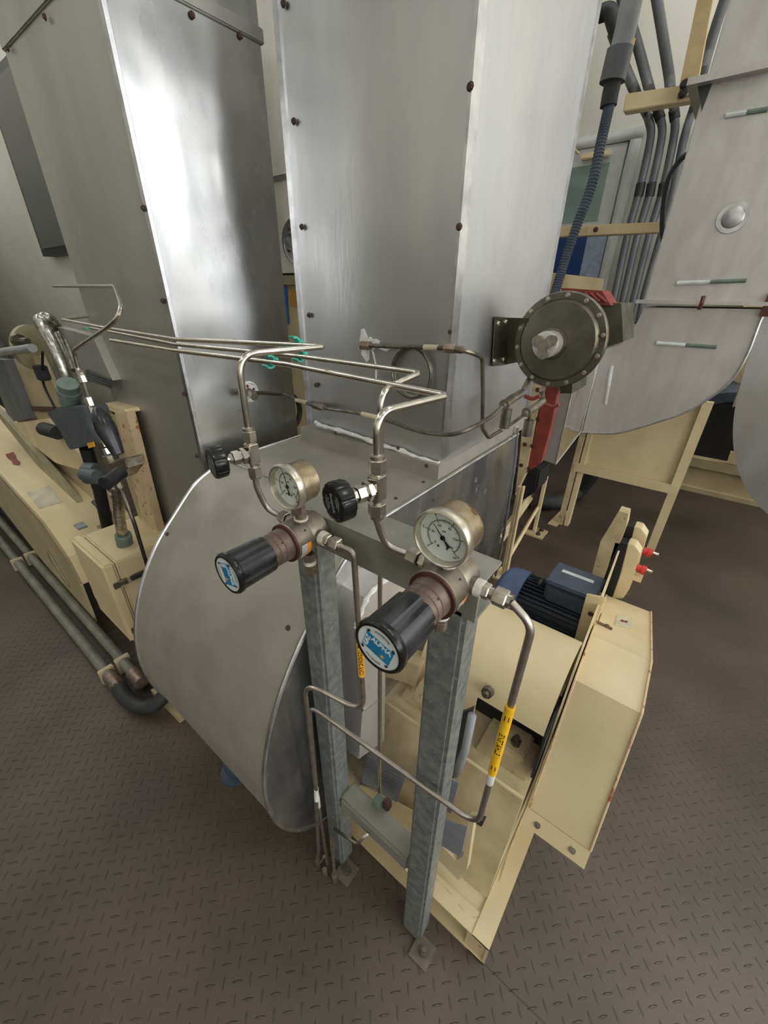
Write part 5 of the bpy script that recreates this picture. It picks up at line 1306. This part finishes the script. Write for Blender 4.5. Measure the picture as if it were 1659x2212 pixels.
obj('body', prism(B(), [oy(x, y, YG+.04) for x, y in ((184, 1088), (210, 1076), (232, 1110), (235, 1150), (205, 1130))], (0, .06, 0), .006), 'motor_grey', t)
# hanging valve string
t = thing('needle_valve', 'chrome needle valve string with black teardrop handle at the left', 'valve', oy(200, 900, YG-.1)) 
YV = YG-.12
def vt(b, pts, rpx, seg=14, sm=False):
    P_ = [oy(x, y, YV) for x, y in pts]; return tube(b, smooth_path(P_, 6) if sm else P_, wpx(P_[0], rpx), seg)
b = B(); vt(b, ((168, 797), (175, 803)), 5)
vt(b, ((171, 800), (177, 812)), 6.5, 6); vt(b, ((176, 812), (182, 826)), 8, 6); vt(b, ((180, 826), (190, 858)), 5); vt(b, ((189, 858), (196, 876)), 8.5, 6); vt(b, ((194, 876), (202, 892)), 5.5, 12); vt(b, ((202, 905), (210, 925)), 6.5, 6); vt(b, ((210, 925), (228, 965)), 4)
vt(b, ((228, 968), (233, 980)), 7, 6); vt(b, ((232, 984), (238, 1000)), 11, 6); obj('fittings', b, 'nickel_bright', t)
b = B(); vt(b, ((250, 1035), (258, 1056)), 8, 6); obj('lower_nut', b, 'nickel_bright', t)
obj('valve_handle', lathe(B(), oy(206, 878, YV-.03), (oy(231, 930, YV-.03)-oy(206, 878, YV-.03)), [(0, 0), (.006, .010), (.03, .022), (.06, .024), (.10, .018), (.125, .014), (.128, 0)], 20), 'black_plastic', t)
obj('yellow_band', (lambda b: vt(b, ((218, 935), (226, 955)), 5.5))(B()), 'tape_orange', t)
t = thing('pressure_regulator', 'small grey regulator with two dark knobs low in the left string', 'regulator', oy(240, 1018, YV))
obj('body', prism(B(), [oy(x, y, YV) for x, y in ((222, 1000), (270, 990), (275, 1010), (258, 1035), (232, 1030))], (0, .05, 0), .003), 'nickel', t)
p = oy(262, 1020, YV-.02); obj('front_knob', cyl(B(), p, p+V((.035, -.055, -.005)), .018, seg=20), 'black_plastic', t)
p = oy(205, 1026, YV); obj('side_knob', cyl(B(), p+V((.02, 0, 0)), p+V((-.035, -.02, 0)), .022, seg=20), 'regulator_grey', t)
t = thing('braided_hose', 'thin braided steel hose hanging down to the junction box top', 'hose', oy(262, 1170, YG-.08))
Pb = [oy(x, y, YG-.08) for x, y in ((252, 1050), (256, 1085), (258, 1120), (266, 1160))]
obj('hose', tube(B(), smooth_path(Pb, 6), wpx(Pb[0], 12), 16), 'braid', t)
obj('hose_end', tube(B(), [oy(266, 1155, YG-.08), oy(272, 1186, YG-.08)], wpx(Pb[0], 18), 18), 'green_grey', t)
t = thing('steel_tube', 'bright bent tube rising from the left valve string to the wall', 'tube', oy(165, 780, YV))
obj('tube', tube(B(), fillet([oy(170, 800, YV), oy(158, 757, YV), oy(270, 682, YV), oy(247, 618, YV+.1), oy(115, 618, YV+.25)], .035), TR, 12), 'tube_bright', t)
o = obj('steel_tube', tube(B(), [oy(262, 1055, YV), oy(290, 1130, YV), oy(325, 1245, YV)], .006, 10), 'tube_dark'); tag(o, 'straight dark tube passing in front of the junction box', 'tube')
# flange wheel at far left
t = thing('pipe_flange', 'olive round flange with bolt at the far left behind the braided hose', 'flange', oy(75, 740, YG+.06))
obj('flange_disc', lathe(B(), oy(78, 752, YG+.09), (-.9, -.4, 0), [(0, 0), (0, .10), (.02, .10), (.02, .06), (.04, .06), (.04, 0)], 32), 'olive_paint', t)
p = oy(60, 738, YG+.02); obj('bolt', lathe(B(), p, (-1, -.2, 0), [(0, 0), (0, .014), (.06, .014), (.06, .028), (.08, .028), (.08, 0)], 8), 'tube_dark', t)
t = thing('cable_clamp', 'dark cable clamp with thin wires hanging left of the braided hose', 'clamp', oy(90, 800, YG))
b = B(); box(b, oy(90, 805, YG)-V((.02, .02, .03)), oy(90, 805, YG)+V((.03, .02, .03)), .004); tube(b, smooth_path([oy(92, 760, YG), oy(92, 805, YG), oy(96, 835, YG), oy(118, 880, YG)], 5), .005, 8)
obj('clamp', b, 'black_matte', t)
